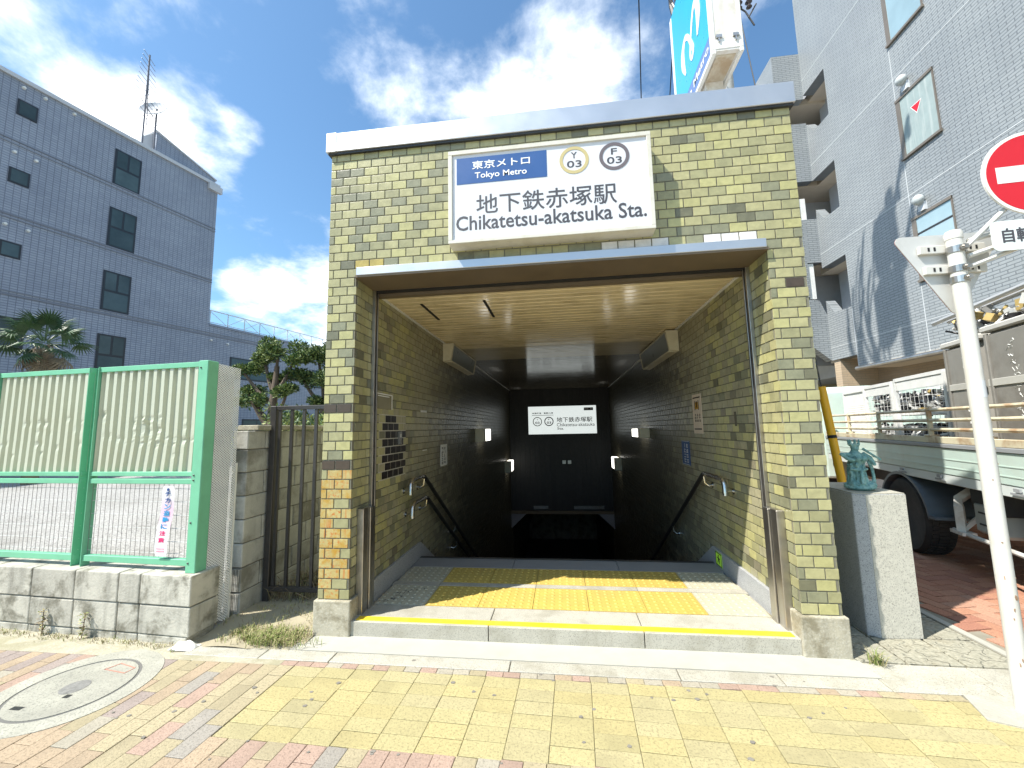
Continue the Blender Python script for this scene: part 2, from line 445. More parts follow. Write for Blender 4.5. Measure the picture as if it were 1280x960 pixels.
# guiding blocks: six rows of yellow blocks under a pink header course
ypath = sheet('yellow_paved_strip', .10, 9, -.935, -.36, -.009, bed)
hdr = 0
for r in range(6):
    for c in range(0, 42):
        x = .195 + .2 * c + (0 if r < 6 else 0); y = -.365 - .0955 * r - .0475
        o = lay(x + (y + .36) * .04, y, .2 - J * .9, .0955 - J * .9, rnd.choice(YM), 'guiding_block', ypath, -.04)
for c in range(-1, 37):
    x = .14 + .1 * c
    k = rnd.choice(['pink', 'peach', 'pink', 'sand', 'pale'])
    o = lay(x, -.338, .1 - J, .047, PM[k], 'header_block', ypath)
sheet('paving_bed', .1, 9, -.36, -.30, -.0125, bed)
# bands of stone along the front of the entrance
slabs = sheet('stone_kerb_band', -.75, 9, -.31, -.2, -.011, bed)
xs = [-.75, -.2, .28, 1.42, 2.40, 2.95, 3.48, 4.0, 4.55, 5.1, 6, 7, 8]
for a, b in zip(xs, xs[1:]):
    m_ = MB(); m_.box(a + .003, b - .003, -.31, -.203, -.02, .002); m_.build('kerb_slab', granite, slabs, bevel=.003)
white_band = sheet('pale_threshold_slab', -.06, 3.50, -.20, .03, .004, pale_conc)
band2 = sheet('stone_edge_band', 3.5, 9, -.2, -.048, -.011, bed)
for a, b in zip([3.5, 4.05, 4.6, 5.15, 5.7, 6.3], [4.05, 4.6, 5.15, 5.7, 6.3, 7]):
    m_ = MB(); m_.box(a + .003, b - .003, -.2, -.05, -.02, .002); m_.build('edge_slab', granite, band2, bevel=.003)
# concrete mended patch round the sign post
b = MB(); b.prism([(3.80, -.315, -.02), (3.74, -.50, -.02), (3.86, -.545, -.02), (4.6, -.56, -.02), (5.6, -.52, -.02), (5.6, -.312, -.02)], (0, 0, .0265))
tag(b.build('concrete_patch', mat('patch_concrete', (.37, .355, .30), .95, var=.18, bump=.004, bscale=70, speck=((.3, .29, .26), 110, .5), dirt=(.36, .34, .28), dirt_scale=5)), kind='structure')
# carved stone slabs to the right of the entrance
def relief_mat():
    m = bpy.data.materials.new('carved_stone'); m.use_nodes = True; t = NT(m.node_tree); t.n.clear()
    out = t.n.new('ShaderNodeOutputMaterial'); b = t.n.new('ShaderNodeBsdfPrincipled'); tc = t.n.new('ShaderNodeTexCoord'); oi = t.n.new('ShaderNodeObjectInfo')
    v = t.vmath('ADD', tc.outputs['Object'], t.add('ShaderNodeCombineXYZ', i_0=t.math('MULTIPLY', oi.outputs['Random'], 50.0), i_1=0.0, i_2=0.0).outputs[0])
    n = t.noise(v, 13, 2, .5, .6); n2 = t.noise(v, 60, 4, .6)
    h = t.math('ADD', t.rng(n, .44, .53), t.math('MULTIPLY', n2, .25))
    c = t.mix(t.rng(n2, .3, .7), (.25, .24, .185), (.37, .35, .275))
    c = t.mix(t.math('MULTIPLY', t.rng(t.noise(v, 5, 5, .6), .5, .7), .4), c, (.22, .18, .11))
    t.l.new(c, b.inputs['Base Color']); b.inputs['Roughness'].default_value = .9
    bu = t.add('ShaderNodeBump', i_Strength=1.0, i_Distance=.008, i_Height=h); t.l.new(bu.outputs[0], b.inputs['Normal']); t.l.new(b.outputs[0], out.inputs[0])
    return m
relief = relief_mat()
slabbed = sheet('carved_stone_paving', 3.44, 4.39, -.045, 9, -.011, bed)
for i in range(9):
    for j in range(3):
        x = 3.445 + .3125 * j; y = -.042 + .315 * i
        m_ = MB(); m_.box(x + .007, x + .305, y + .007, y + .308, -.02, .003 + rnd.uniform(0, .003)); m_.build('carved_slab', relief, slabbed, bevel=.004)
bdr = sheet('pale_border_strip', 4.392, 4.445, -.045, 9, -.004, bed)
for i in range(15):
    m_ = MB(); m_.box(4.394, 4.443, -.044 + .6 * i, .553 + .6 * i, -.012, .004); m_.build('border_stone', pale_conc, bdr)
# red herringbone brick forecourt
red_pav = [paver_mat('red_a', (.40, .185, .115)), paver_mat('red_b', (.43, .215, .135)), paver_mat('red_c', (.36, .165, .11)), paver_mat('red_d', (.45, .25, .17))]
court = sheet('red_brick_forecourt', 4.447, 30, -.3, 40, -.011, bed)
nred = 0; farred = MB()
def hb_cells():
    L, Wd = .2, .1
    for i in range(-40, 60):
        for j in range(-40, 60):
            # herringbone: unit of two bricks
            yield (i * L / 2 + j * L / 2 * 1, i, j)
ca, sa = math.cos(R_(12)), math.sin(R_(12))
cells = []
u = .1
for j in range(-10, 120):
    for k in range(-40, 40):
        # horizontal brick covers cells (x, x+1) ; vertical one covers (x+2) in classic stair-step herringbone
        a = (j + k * 4)
        cells.append(((a) * u + u, j * u + u / 2, 2 * u, u))            # lies along x
        cells.append(((a) * u + 2.5 * u, j * u + 0 * u, u, 2 * u))        # lies along y
bricks = []
for (x, y, w, d) in cells:
    X = 4.47 + ca * x - sa * y; Y = -.1 + sa * x + ca * y
    if 4.50 < X < 8.4 and -.1 < Y < 6.5:
        q = px((X, Y, 0))
        if q and q[0] < 1330: bricks.append(((Vector((X, Y, 0)) - CAM).length, X, Y, w, d))
bricks.sort()
for i, (_, X, Y, w, d) in enumerate(bricks):
    mi = rnd.randrange(4)
    if i < 290:
        o = link('brick', block(w - .006, d - .006, red_pav[mi]), court); o.location = (X, Y, rnd.uniform(-.0015, .0015)); o.rotation_euler = (0, 0, R_(12))
    else:
        farred.F = Matrix.Translation((X, Y, 0)) @ Matrix.Rotation(R_(12), 4, 'Z'); farred.box(-w / 2 + .003, w / 2 - .003, -d / 2 + .003, d / 2 - .003, -.02, rnd.uniform(-.0015, .0015), mi)
farred.F = None
farred.build('brick_field', red_pav, court, kind='stuff')
sheet('car_park', 8.4, 60, 6.5, 60, -.006, mat('asphalt', (.06, .06, .062), .9, var=.2, bump=.004, bscale=120))
# gravel lot behind the green fence
gravel = mat('pale_gravel', (.40, .39, .37), .95, var=.30, vscale=40, bump=.03, bscale=30, dirt=(.22, .21, .18), dirt_amt=.6, dirt_scale=.5, speck=((.14, .135, .125), 45, .75))
b = MB(); n = 36
vs = []; fs = []
for i in range(n + 1):
    for j in range(n + 1):
        x = -24 + 23.05 * i / n; y = .12 + 20 * j / n
        vs.append((x, y, .03 + .22 * max(0, min(1, (y - .2) / 3)) + .05 * math.sin(x * 2.3 + y) * math.sin(y * 1.7)))
for i in range(n):
    for j in range(n): fs.append((i * (n + 1) + j, (i + 1) * (n + 1) + j, (i + 1) * (n + 1) + j + 1, i * (n + 1) + j + 1))
b.add(vs, fs); tag(b.build('gravel_lot', gravel, smooth=True), kind='structure')
# strip of old concrete in front of the block wall, and the bare patch before the gate
strip_m = mat('worn_strip', (.38, .35, .26), .95, var=.2, bump=.004, bscale=80, dirt=(.26, .24, .14), dirt_amt=.6, dirt_scale=4, speck=((.5, .48, .4), 80, .5))
strip = sheet('worn_concrete_strip', -9, -.012, -.362, -.05, -.003, strip_m)
b = MB(); vs = []; fs = []; nx, ny = 14, 16
for i in range(nx + 1):
    for j in range(ny + 1):
        x = -.80 + .80 * i / nx; y = -.22 + 1.1 * j / ny
        vs.append((x, y, .002 + .035 * max(0, min(1, (y + .2) / .5)) + .012 * math.sin(9 * x + 3) * math.sin(7 * y)))
for i in range(nx):
    for j in range(ny): fs.append((i * (ny + 1) + j, (i + 1) * (ny + 1) + j, (i + 1) * (ny + 1) + j + 1, i * (ny + 1) + j + 1))
b.add(vs, fs); tag(b.build('earth_ramp', mat('dusty_earth', (.37, .325, .225), .95, var=.15, bump=.004, bscale=60, dirt=(.34, .30, .2), dirt_scale=4), smooth=True), kind='structure')

# ------------------------------------------------------------------ the station entrance
EW = 3.46; XL, XR = .235, 3.225; DEEP = 9.6
ent = thing('subway_entrance', (1.73, 0, 0), 'tall station entrance faced in olive green glazed tiles with stairs going down', 'subway entrance')
TC = dict(pale=(.40, .375, .195), lime=(.435, .41, .19), mid=(.325, .31, .165), grey=(.24, .238, .150), deep=(.165, .16, .10), brown=(.07, .05, .035), ochre=(.42, .33, .09), white=(.72, .70, .68), black=(.014, .010, .009), inner=(.36, .335, .215), inner2=(.31, .285, .18), inner3=(.22, .20, .135), half_shade=(.14, .128, .085), deep_shade=(.075, .068, .045))  # last two kinds: the tile colour darkened for shade down the stairs
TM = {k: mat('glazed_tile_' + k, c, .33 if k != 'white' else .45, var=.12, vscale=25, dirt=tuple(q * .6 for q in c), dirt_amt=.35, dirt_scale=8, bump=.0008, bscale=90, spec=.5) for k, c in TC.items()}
TM['rust'] = mat('glazed_tile_rusty', (.45, .37, .155), .35, var=.12, vscale=30, streak=((.46, .12, .012), 42, 1.0), dirt=(.42, .24, .03), dirt_amt=.85, dirt_scale=9, bump=.0008, bscale=90)
TN = list(TM.keys())
PW, PH, JT, TH = .118, .07, .0086, .0058
def choose(inner=False):
    r = rnd.random()
    if inner: return 'inner' if r < .55 else 'inner2' if r < .86 else 'inner3'
    return 'pale' if r < .42 else 'lime' if r < .62 else 'mid' if r < .80 else 'grey' if r < .95 else 'deep'
tile_cache = {}
def tile_geo(w, h):
    a, c, i, e = w / 2, h / 2, .0024, .0004
    return ([(-a, -c, 0), (a, -c, 0), (a, c, 0), (-a, c, 0), (-a, -c, TH - e), (a, -c, TH - e), (a, c, TH - e), (-a, c, TH - e), (-a + i, -c + i, TH), (a - i, -c + i, TH), (a - i, c - i, TH), (-a + i, c - i, TH)],
            [(0, 1, 5, 4), (1, 2, 6, 5), (2, 3, 7, 6), (3, 0, 4, 7), (4, 5, 9, 8), (5, 6, 10, 9), (6, 7, 11, 10), (7, 4, 8, 11), (8, 9, 10, 11)])
def tile_mesh(w, h, k):
    key = (round(w * 250), round(h * 250), k)
    if key not in tile_cache:
        b = MB(); b.add(*tile_geo(w, h)); tile_cache[key] = b.mesh('tile', TM[k])
    return tile_cache[key]
tiles = []      # (area in view, matrix, w, h, kind, wall)
def put_tile(c, X, w, h, k, wallkey):
    X = Vector(X); Y = Vector((0, 0, 1)); Zv = X.cross(Y); c = Vector(c)
    m4 = Matrix.Identity(4)
    tl = rnd.uniform(-.004, .004); Xr = (X + Zv * tl * .8).normalized(); Zr = Xr.cross(Y)
    for i in range(3): m4[i][0] = Xr[i]; m4[i][1] = Y[i]; m4[i][2] = Zr[i]; m4[i][3] = c[i] + Zv[i] * rnd.uniform(-.0006, .0006)
    q = [px(c + X * sx * w / 2 + Y * sy * h / 2) for sx, sy in ((-1, -1), (1, -1), (1, 1), (-1, 1))]
    area = 0
    if all(q) and -10 < q[0][0] < 1290:
        area = abs(sum(q[i][0] * q[(i + 1) % 4][1] - q[(i + 1) % 4][0] * q[i][1] for i in range(4))) / 2
    if wallkey == 'front' and 1.0 < c.x < 2.47 and 2.72 < c.z < 3.5: area = 0
    tiles.append((area, m4, w, h, k, wallkey))
def course(u0, u1, r, pos, X, wallkey, chooser, phase=0.0):
    u = u0 - ((phase + (PW / 2 if r % 2 else 0)) % PW)
    while u < u1:
        a, b2 = max(u, u0), min(u + PW, u1)
        if b2 - a > .022:
            ea, eb = (JT / 2 if a == u0 else 0), (JT / 2 if b2 == u1 else 0)
            w = b2 - a - JT + ea + eb; uc = (a + b2 - ea + eb) / 2; zc = 3.67 - PH * (r + .5)
            k = chooser(uc, r)
            if k: put_tile(pos(uc, zc), X, w, PH - JT, k, wallkey)
        u += PW
def front_choice(u, r):
    if r in (29, 35) and u < .24: return 'brown'
    if r >= 36 and u < .24 and r < 49: return 'rust' if rnd.random() < (.78 if r < 47 else .3) else 'mid'
    if r == 13 and (2.13 < u < 2.62 or 2.86 < u < 3.22): return 'white'
    if r == 13 and .22 < u < .47: return 'ochre'
    if r == 18 and u > 3.37: return 'brown'
    return choose()
for r in range(49):
    zc = 3.67 - PH * (r + .5)
    if r < 14: course(0, EW, r, lambda u, z: (u, .007, z), (1, 0, 0), 'front', front_choice, .075)
    else:
        course(0, XL, r, lambda u, z: (u, .007, z), (1, 0, 0), 'left', front_choice, .075)
        course(XR, EW, r, lambda u, z: (u, .007, z), (1, 0, 0), 'right', front_choice, .02)
patch = {30: (.58, .80), 31: (.46, .80), 32: (.55, 1.0), 33: (.46, .93), 34: (.55, 1.0), 35: (.46, .95), 36: (.55, 1.0), 37: (.46, .93)}
def inside(left):
    def ch(u, r):
        zc = 3.67 - PH * (r + .5)
        if u > .34 and u < 1.42 and zc < .27: return None
        if u >= 1.42 and zc < .27 - .62 * (u - 1.42): return None
        if left:
            rr = r
            if rr in patch and patch[rr][0] <= u <= patch[rr][1]: return 'black'
            if r in (29, 35) and u < .06: return 'brown'
        if u > 1.3:  # darker with depth: stairwell shade painted into the tile colours
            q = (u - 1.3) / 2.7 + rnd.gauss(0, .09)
            return 'inner' if q < .12 else 'inner2' if q < .30 else 'inner3' if q < .48 else 'half_shade' if q < .72 else 'deep_shade'
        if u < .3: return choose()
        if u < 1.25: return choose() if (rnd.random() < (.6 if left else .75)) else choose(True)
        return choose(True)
    return ch
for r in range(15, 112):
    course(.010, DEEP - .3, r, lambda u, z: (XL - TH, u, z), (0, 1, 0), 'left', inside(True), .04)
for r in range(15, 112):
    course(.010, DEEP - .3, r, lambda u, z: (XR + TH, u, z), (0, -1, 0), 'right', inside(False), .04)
shade_tiles = brick_mat('tiles_lower_shade', (.085, .078, .05), (.07, .064, .042), (.11, .105, .085), PW, PH, .1, 'y', .4)  # lower lining: same tiles with the shade put into a darker colour
walls = {}
b = MB(); b.box(TH, XL - TH, TH, DEEP, -.5, 3.66); b.box(TH, XL - TH, 1.5, 16, -6, -.5); walls['left'] = b.build('wall', mortar, ent)
b = MB(); b.box(XR + TH, EW - TH, TH, DEEP, -.5, 3.66); b.box(XR + TH, EW - TH, 1.5, 16, -6, -.5); walls['right'] = b.build('wall', mortar, ent)
b = MB(); b.box(XL - TH, XR + TH, TH, .26, 2.69, 3.66); walls['front'] = b.build('wall', mortar, ent)
for xx, s in ((XL - TH, 1), (XR + TH, -1)):
    b = MB(); b.box(xx, xx + .005 * s, 9.56, 15.9, -5.9, -1.0); b.build('tiled_wall_lining', shade_tiles, walls['left' if s > 0 else 'right'])
order = sorted(range(len(tiles)), key=lambda i: -tiles[i][0])
own = set(order[:298])
rest = {k: MB() for k in walls}
b = MB(); b.box(XL - TH - .001, XL - .0022, .44, 1.03, 1.0, 1.575); b.build('repair_grout', mat('white_grout', (.50, .48, .42), .9), walls['left'])
for i, (ar, m4, w, h, k, wk) in enumerate(tiles):
    if i in own:
        o = link('tile', tile_mesh(w, h, k), walls[wk]); o.matrix_local = MW[ent].inverted() @ m4
    else:
        vs, fs = tile_geo(w, h); rest[wk].add([m4 @ Vector(p) for p in vs], fs, TN.index(k))
for k, mb_ in rest.items(): mb_.build('tile_field', [TM[n] for n in TN], walls[k], kind='stuff')
# coping, roof
b = MB(); b.box(-.03, EW + .03, -.032, .2, 3.672, 3.832); cop = b.build('coping', alu, ent, bevel=.004)
b = MB(); b.box(-.034, .055, -.036, .21, 3.668, 3.836); b.build('coping_end', alu, cop, bevel=.004)
b = MB(); b.box(-.03, .1, .2, DEEP, 3.672, 3.830); b.box(EW - .1, EW + .03, .2, DEEP, 3.672, 3.830); b.build('side_coping', alu, cop)
b = MB(); b.box(-.02, EW + .02, -.02, .1, 3.655, 3.671); b.build('drip_edge', dark_steel, cop)
side_m = brick_mat('tiles_side', (.40, .38, .20), (.33, .325, .175), (.26, .245, .185), PW, PH, .1, 'y', .35)
for x0, x1, k in ((.0015, TH, 'left'), (EW - TH, EW - .0015, 'right')):
    b = MB(); b.box(x0, x1, TH + .001, DEEP, -.02, 3.66); b.build('side_tiling', side_m, walls[k])
b = MB(); b.box(XL - TH, XR + TH, .26, DEEP, 2.72, 3.74); b.build('roof_slab', mat('roof_concrete', (.3, .3, .3), .9), ent)
# base blocks of the two piers
for x0, x1 in ((-.02, .257), (3.203, 3.48)):
    b = MB(); b.box(x0, x1, -.022, .30, -.02, .238); b.build('base_block', conc, ent, bevel=.008, seg=2)
# opening beam
b = MB(); b.box(.25, 3.208, -.036, .006, 2.622, 2.686); b.build('lintel_beam', alu, ent, bevel=.003)
b = MB(); b.box(XL + .002, XR - .002, -.030, .285, 2.608, 2.624); b.box(XL + .002, XR - .002, .342, .40, 2.575, 2.624); sf = b.build('shutter_soffit', brown_steel, ent)
b = MB(); b.box(XL + .002, XR - .002, .287, .340, 2.600, 2.66); b.build('shutter_slot', black, sf)
# shutter guide rails and the stop-log posts in front of them
for xw, s in ((XL, 1), (XR, -1)):
    b = MB(); b.box(xw, xw + .027 * s, .272, .293, .1, 2.607); b.box(xw, xw + .027 * s, .320, .340, .1, 2.607); gr = b.build('guide_rail', steel, ent, bevel=.002)
    b = MB(); b.box(xw, xw + .012 * s, .294, .319, .1, 2.606); b.build('rail_slot', black, gr)
    b = MB(); b.box(xw, xw + .052 * s, .095, .178, .06, .85); b.box(xw, xw + .062 * s, .186, .262, .06, .845); b.build('flood_board_post', steel, ent, bevel=.003)
# ceiling of narrow glossy boards
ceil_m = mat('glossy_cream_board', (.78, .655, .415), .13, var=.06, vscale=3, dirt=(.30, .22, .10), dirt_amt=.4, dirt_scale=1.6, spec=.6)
groove = mat('ceiling_groove', (.035, .028, .018), .8)
b = MB(); b.box(XL, XR, .40, DEEP, 2.617, 2.70); ceil = b.build('ceiling', groove, ent)
CH = .1; y = .402
def board_mesh(w, d):
    bb = MB(); a, c, h, i = w / 2, d / 2, .016, .004
    bb.add([(-a, -c, h), (a, -c, h), (a, c, h), (-a, c, h), (-a, -c, i), (a, -c, i), (a, c, i), (-a, c, i), (-a, -c + i, 0), (a, -c + i, 0), (a, c - i, 0), (-a, c - i, 0)],
           [(1, 0, 4, 5), (2, 1, 5, 6), (3, 2, 6, 7), (0, 3, 7, 4), (5, 4, 8, 9), (6, 5, 9, 10), (7, 6, 10, 11), (4, 7, 11, 8), (11, 10, 9, 8)])
    return bb.mesh('ceiling_board', ceil_m)
bm_ = board_mesh(XR - XL - .05, CH - .017)
ceil_d = mat('board_deep_shade', (.13, .115, .085), .13, var=.1, vscale=3, spec=.6)  # cream boards recoloured darker in two steps, painting in the stairwell shade
ceil_h = mat('board_half_shade', (.42, .36, .24), .13, var=.1, vscale=3, spec=.6); bm_h = bm_.copy(); bm_h.materials.clear(); bm_h.materials.append(ceil_h)
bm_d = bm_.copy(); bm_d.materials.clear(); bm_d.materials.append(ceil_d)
k = 0
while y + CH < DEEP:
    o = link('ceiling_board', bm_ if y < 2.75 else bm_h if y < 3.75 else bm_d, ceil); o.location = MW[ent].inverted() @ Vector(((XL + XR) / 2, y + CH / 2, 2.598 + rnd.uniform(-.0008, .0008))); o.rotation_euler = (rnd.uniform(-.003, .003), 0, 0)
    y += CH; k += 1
for x in (.522, 1.115):
    b = MB(); b.box(x - .012, x + .012, .655, 1.20, 2.592, 2.600); b.build('ceiling_slot', black, ceil)
for xw, s in ((XL, 1), (XR, -1)):
    b = MB(); b.box(xw, xw + .022 * s, .402, DEEP, 2.590, 2.612); b.build('ceiling_trim', white_paint, ceil)
# landing
ld = MB(); ld.box(XL, XR, .02, 1.40, -.2, .085); land = ld.build('landing', conc, ent)
for a, c in zip([XL, 1.245, 2.268, XR], [1.245, 2.268, XR]):
    pass
for a, c in ((XL + .02, 1.24), (1.245, 2.263), (2.268, XR - .02)):
    b = MB(); b.box(a, c - .001, -.004, .279, -.02, .1); b.build('granite_nosing_slab', granite, land, bevel=.0025)
b = MB(); b.box(XL + .05, XR - .045, .016, .074, .095, .1035); b.build('yellow_line', yellow_paint, land)
tact_y = mat('tactile_yellow', (.50, .365, .085), .6, var=.08, dirt=(.40, .30, .09), dirt_amt=.45, dirt_scale=4, bump=.0006, bscale=150)
tact_w = mat('tactile_cream', (.42, .40, .30), .7, var=.08, dirt=(.42, .38, .26), dirt_amt=.5, dirt_scale=4, bump=.0006, bscale=150)
def tactile(x0, x1, y0, y1, m, z=.1, dots=True):
    b = MB(); b.box(x0 + .002, x1 - .002, y0 + .002, y1 - .002, z - .03, z)
    if dots:
        nx = max(1, round((x1 - x0) / .058)); ny = round((y1 - y0) / .058)
        for i in range(nx):
            for j in range(ny):
                cx = x0 + (i + .5) * (x1 - x0) / nx; cy = y0 + (j + .5) * (y1 - y0) / ny; n = 7
                lo = [(cx + .017 * math.cos(2 * math.pi * q / n), cy + .017 * math.sin(2 * math.pi * q / n), z - .001) for q in range(n)]
                hi = [(cx + .009 * math.cos(2 * math.pi * q / n), cy + .009 * math.sin(2 * math.pi * q / n), z + .005) for q in range(n)]
                b.add(lo + hi, [(q, (q + 1) % n, n + (q + 1) % n, n + q) for q in range(n)] + [list(range(n, 2 * n))])
    return b.build('tactile_tile', m, land)
gx = [XL + .03, .285, .695, 1.108, 1.52, 1.935, 2.35, 2.762, 3.172, XR - .02]
for (y0, y1) in ((.283, .668), (.747, 1.123)):
    for i in range(1, 8):
        tactile(gx[i], gx[i + 1], y0, y1, tact_w if i in (1 if y0 < .5 else 1, 7) else tact_y)
b = MB()
for k in range(46):
    f = k / 45; x = .335 + .20 * f + rnd.gauss(0, .016) + .03 * math.sin(f * 7); y = .335 + .27 * f + rnd.gauss(0, .012); r0 = rnd.uniform(.004, .013); n = 7
    b.prism([(x + r0 * rnd.uniform(.6, 1.3) * math.cos(6.283 * q / n), y + r0 * .6 * rnd.uniform(.6, 1.3) * math.sin(6.283 * q / n), .099) for q in range(n)], (0, 0, .0018))
b.build('scuff_mark', mat('black_scuff', (.07, .07, .07), .9, var=.3), land, kind='stuff')
for a, c in ((XL + .03, .69), (.69, 1.52), (1.52, 2.35), (2.35, XR - .03)):
    b = MB(); b.box(a + .002, c - .002, .671, .744, .07, .1005); b.build('pale_band', granite, land)
for a, c in ((XL + .03, 1.27), (1.27, 2.27), (2.27, XR - .03)):
    b = MB(); b.box(a + .002, c - .002, 1.127, 1.385, .07, .1005); b.build('grey_slab', mat('grey_slab', (.27, .275, .28), .75, var=.1, bump=.001, bscale=150, speck=((.16, .16, .17), 150, .4)), land, bevel=.002)
b = MB(); b.box(XL, XR, 1.387, 1.425, .06, .104); b.build('stair_nosing', dark_steel, land)
# baseboards
for xw, s in ((XL, 1), (XR, -1)):
    b = MB()
    b.prism([(xw, .345, .08), (xw, .345, .252), (xw, 1.42, .252), (xw, 7.5, .252 - .62 * 6.08), (xw, 7.5, -.62 * 6.08 - .1), (xw, 1.42, -.07)], (.026 * s, 0, 0))
    b.build('skirting', granite_dark, ent, bevel=.003)
# stairs down
st_m = mat('stair_stone', (.10, .10, .10), .8, var=.12, bump=.002, bscale=90)
for i in range(22):
    y0 = 1.425 + .28 * i; zt = .1 - .165 * (i + 1)
    b = MB(); b.box(XL, XR, y0, y0 + .30, zt - .3, zt); b.build('stair_step', st_m, ent)
b = MB(); b.box(XL, XR, 7.5, 16, -4, -3.53); b.build('lower_floor', st_m, ent)
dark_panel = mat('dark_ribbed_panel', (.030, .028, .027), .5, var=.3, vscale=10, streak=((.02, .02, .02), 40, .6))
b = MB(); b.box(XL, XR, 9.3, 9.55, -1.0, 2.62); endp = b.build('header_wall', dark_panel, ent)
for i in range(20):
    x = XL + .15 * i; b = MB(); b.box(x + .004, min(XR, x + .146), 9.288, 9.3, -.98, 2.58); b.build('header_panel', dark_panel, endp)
for x in (1.84, 2.0):
    b = MB(); b.box(x - .05, x + .05, 9.25, 9.288, .36, .46); b.build('switch_box', steel, endp)
b = MB(); b.box(XL, XR, 9.22, 9.56, -1.08, -1.0); b.build('header_lip', brown_steel, endp)
for x0, x1, zz in ((.9, 1.33, -.9), (2.08, 2.95, -.9)):
    b = MB(); b.box(x0, x1, 9.27, 9.288, zz - .05, zz + .04); b.build('small_plate', steel, endp)
for xw, s in ((XL, 1), (XR, -1)):
    b = MB(); b.prism([(xw, 9.24, -1.08), (xw + .45 * s, 9.24, -1.08), (xw, 9.24, -1.5)], (0, .05, 0)); b.build('corner_gusset', mat('gusset_grey', (.28, .28, .30), .6), endp)
b = MB(); b.box(XL, XR, 9.56, 16, -1.06, -.9); b.box(XL, XR, 15.8, 16, -4, -1); b.build('lower_corridor', conc, ent)
# ------------------------------------------------------------------ the name sign over the entrance
def on_face(y):   # writing plane facing the street
    return (1, 0, 0), (0, 0, 1)
sg = thing('station_sign', (1.735, -.06, 2.77), 'white station name board over the opening with navy line plate and two line rings', 'sign')
SX0, SX1, SZ0, SZ1, SY = 1.005, 2.468, 2.772, 3.494, -.12
frame_m = mat('cream_sign_frame', (.62, .60, .53), .45, var=.06, dirt=(.42, .38, .28), dirt_amt=.35, dirt_scale=6)
b = MB()
for q in ((SX0, SX1, SZ0, SZ0 + .026), (SX0, SX1, SZ1 - .032, SZ1), (SX0, SX0 + .030, SZ0 + .026, SZ1 - .032), (SX1 - .030, SX1, SZ0 + .026, SZ1 - .032)):
    b.box(q[0], q[1], SY - .006, .003, q[2], q[3])
b.build('frame', frame_m, sg, bevel=.002)
b = MB(); b.box(SX0 + .03, SX1 - .03, SY + .006, -.01, SZ0 + .026, SZ1 - .032)
pan = b.build('panel', mat('white_acrylic', (.66, .67, .70), .35, var=.02, dirt=(.68, .68, .68), dirt_amt=.3, dirt_scale=3), sg)
FY = SY + .006
b = MB(); b.box(1.068, 1.736, FY - .002, FY, 3.229, 3.435); b.build('blue_plate', blue_ink, sg)
X, Yv = (1, 0, 0), (0, 0, 1)
lettering('東京メトロ', (1.185, FY - .0022, 3.338), X, Yv, .43, .066, white_ink, sg, .012)
lettering('Tokyo Metro', (1.205, FY - .0022, 3.252), X, Yv, .385, .060, white_ink, sg, .012)
khaki = mat('khaki_ring', (.50, .42, .20), .5, var=.03); taupe = mat('taupe_ring', (.135, .115, .125), .5, var=.03)
for cx, L, rm in ((1.932, 'Y', khaki), (2.214, 'F', taupe)):
    b = MB(); flat_ring(b, (cx, FY, 3.336), .081, .1045, (1, 0, 0), (0, 0, 1), .0025); b.build('line_ring', rm, sg)
    lettering(L, (cx - .021, FY, 3.350), X, Yv, .042, .047, ink, sg, .01)
    lettering('03', (cx - .052, FY, 3.280), X, Yv, .104, .052, ink, sg, .01)
lettering('地下鉄赤塚駅', (1.213, FY, 2.985), X, Yv, 1.005, .152, ink, sg, .0055)
lettering('Chikatetsu-akatsuka Sta.', (1.062, FY, 2.868), X, Yv, 1.352, .112, ink, sg, .011)
b = MB()
for x in (1.2, 1.735, 2.27): b.box(x - .012, x + .012, -.11, .003, SZ1, SZ1 + .006)
b.build('bracket', steel, sg)
# ------------------------------------------------------------------ roof sign
ms = thing('roof_sign', (3.16, .62, 3.74), 'tall white box sign with cyan and navy side panel on the entrance roof', 'sign')
mx0, mx1, my0, my1, mz0, mz1 = 3.045, 3.28, .155, 1.09, 4.30, 5.62
body_m = mat('off_white_sheet', (.74, .73, .70), .45, var=.04, dirt=(.45, .38, .27), dirt_amt=.5, dirt_scale=3.5, streak=((.45, .36, .25), 14, .35))
b = MB(); b.box(mx0 + .012, mx1 - .012, my0 + .004, my1 - .004, mz0 + .02, mz1); b.build('box_body', body_m, ms)
b = MB()
for x0, x1 in ((mx0, mx0 + .03), (mx1 - .03, mx1)):
    b.box(x0, x1, my0, my1, mz0, mz0 + .035); b.box(x0, x1, my0, my0 + .04, mz0 + .035, mz1); b.box(x0, x1, my1 - .05, my1, mz0 + .035, mz1)
b.box(mx0 + .03, mx1 - .03, my0, my0 + .02, mz0 + .035, mz0 + .12)
b.build('box_frame', white_paint, ms, bevel=.003)
b = MB()
for x in (mx0 + .055, mx1 - .055):
    b.box(x - .022, x + .022, my0 - .012, my0 + .006, mz0 + .125, mz0 + .150); b.box(x - .006, x + .006, my0 - .010, my0 + .006, mz0 + .09, mz0 + .125)
b.build('latch', steel, ms)
b = MB(); b.box(mx0 + .045, mx1 - .045, my0 + .04, my1 - .04, mz0 + .012, mz0 + .021); b.build('soffit_panel', mat('rusty_cream_panel', (.55, .50, .40), .6, var=.1, dirt=(.38, .25, .13), dirt_amt=.7, dirt_scale=4), ms)
cyan = mat('cyan_panel', (.02, .40, .62), .3, var=.03, spec=.6); navy = mat('navy_strip', (.12, .20, .42), .35, var=.04)
b = MB(); b.box(mx0 + .004, mx0 + .012, my0 + .04, my1 - .05, 4.50, mz1); b.build('cyan_panel', cyan, ms)
b = MB(); b.box(mx0 + .003, mx0 + .012, my0 + .04, my1 - .05, mz0 + .035, 4.495); b.build('navy_panel', navy, ms)
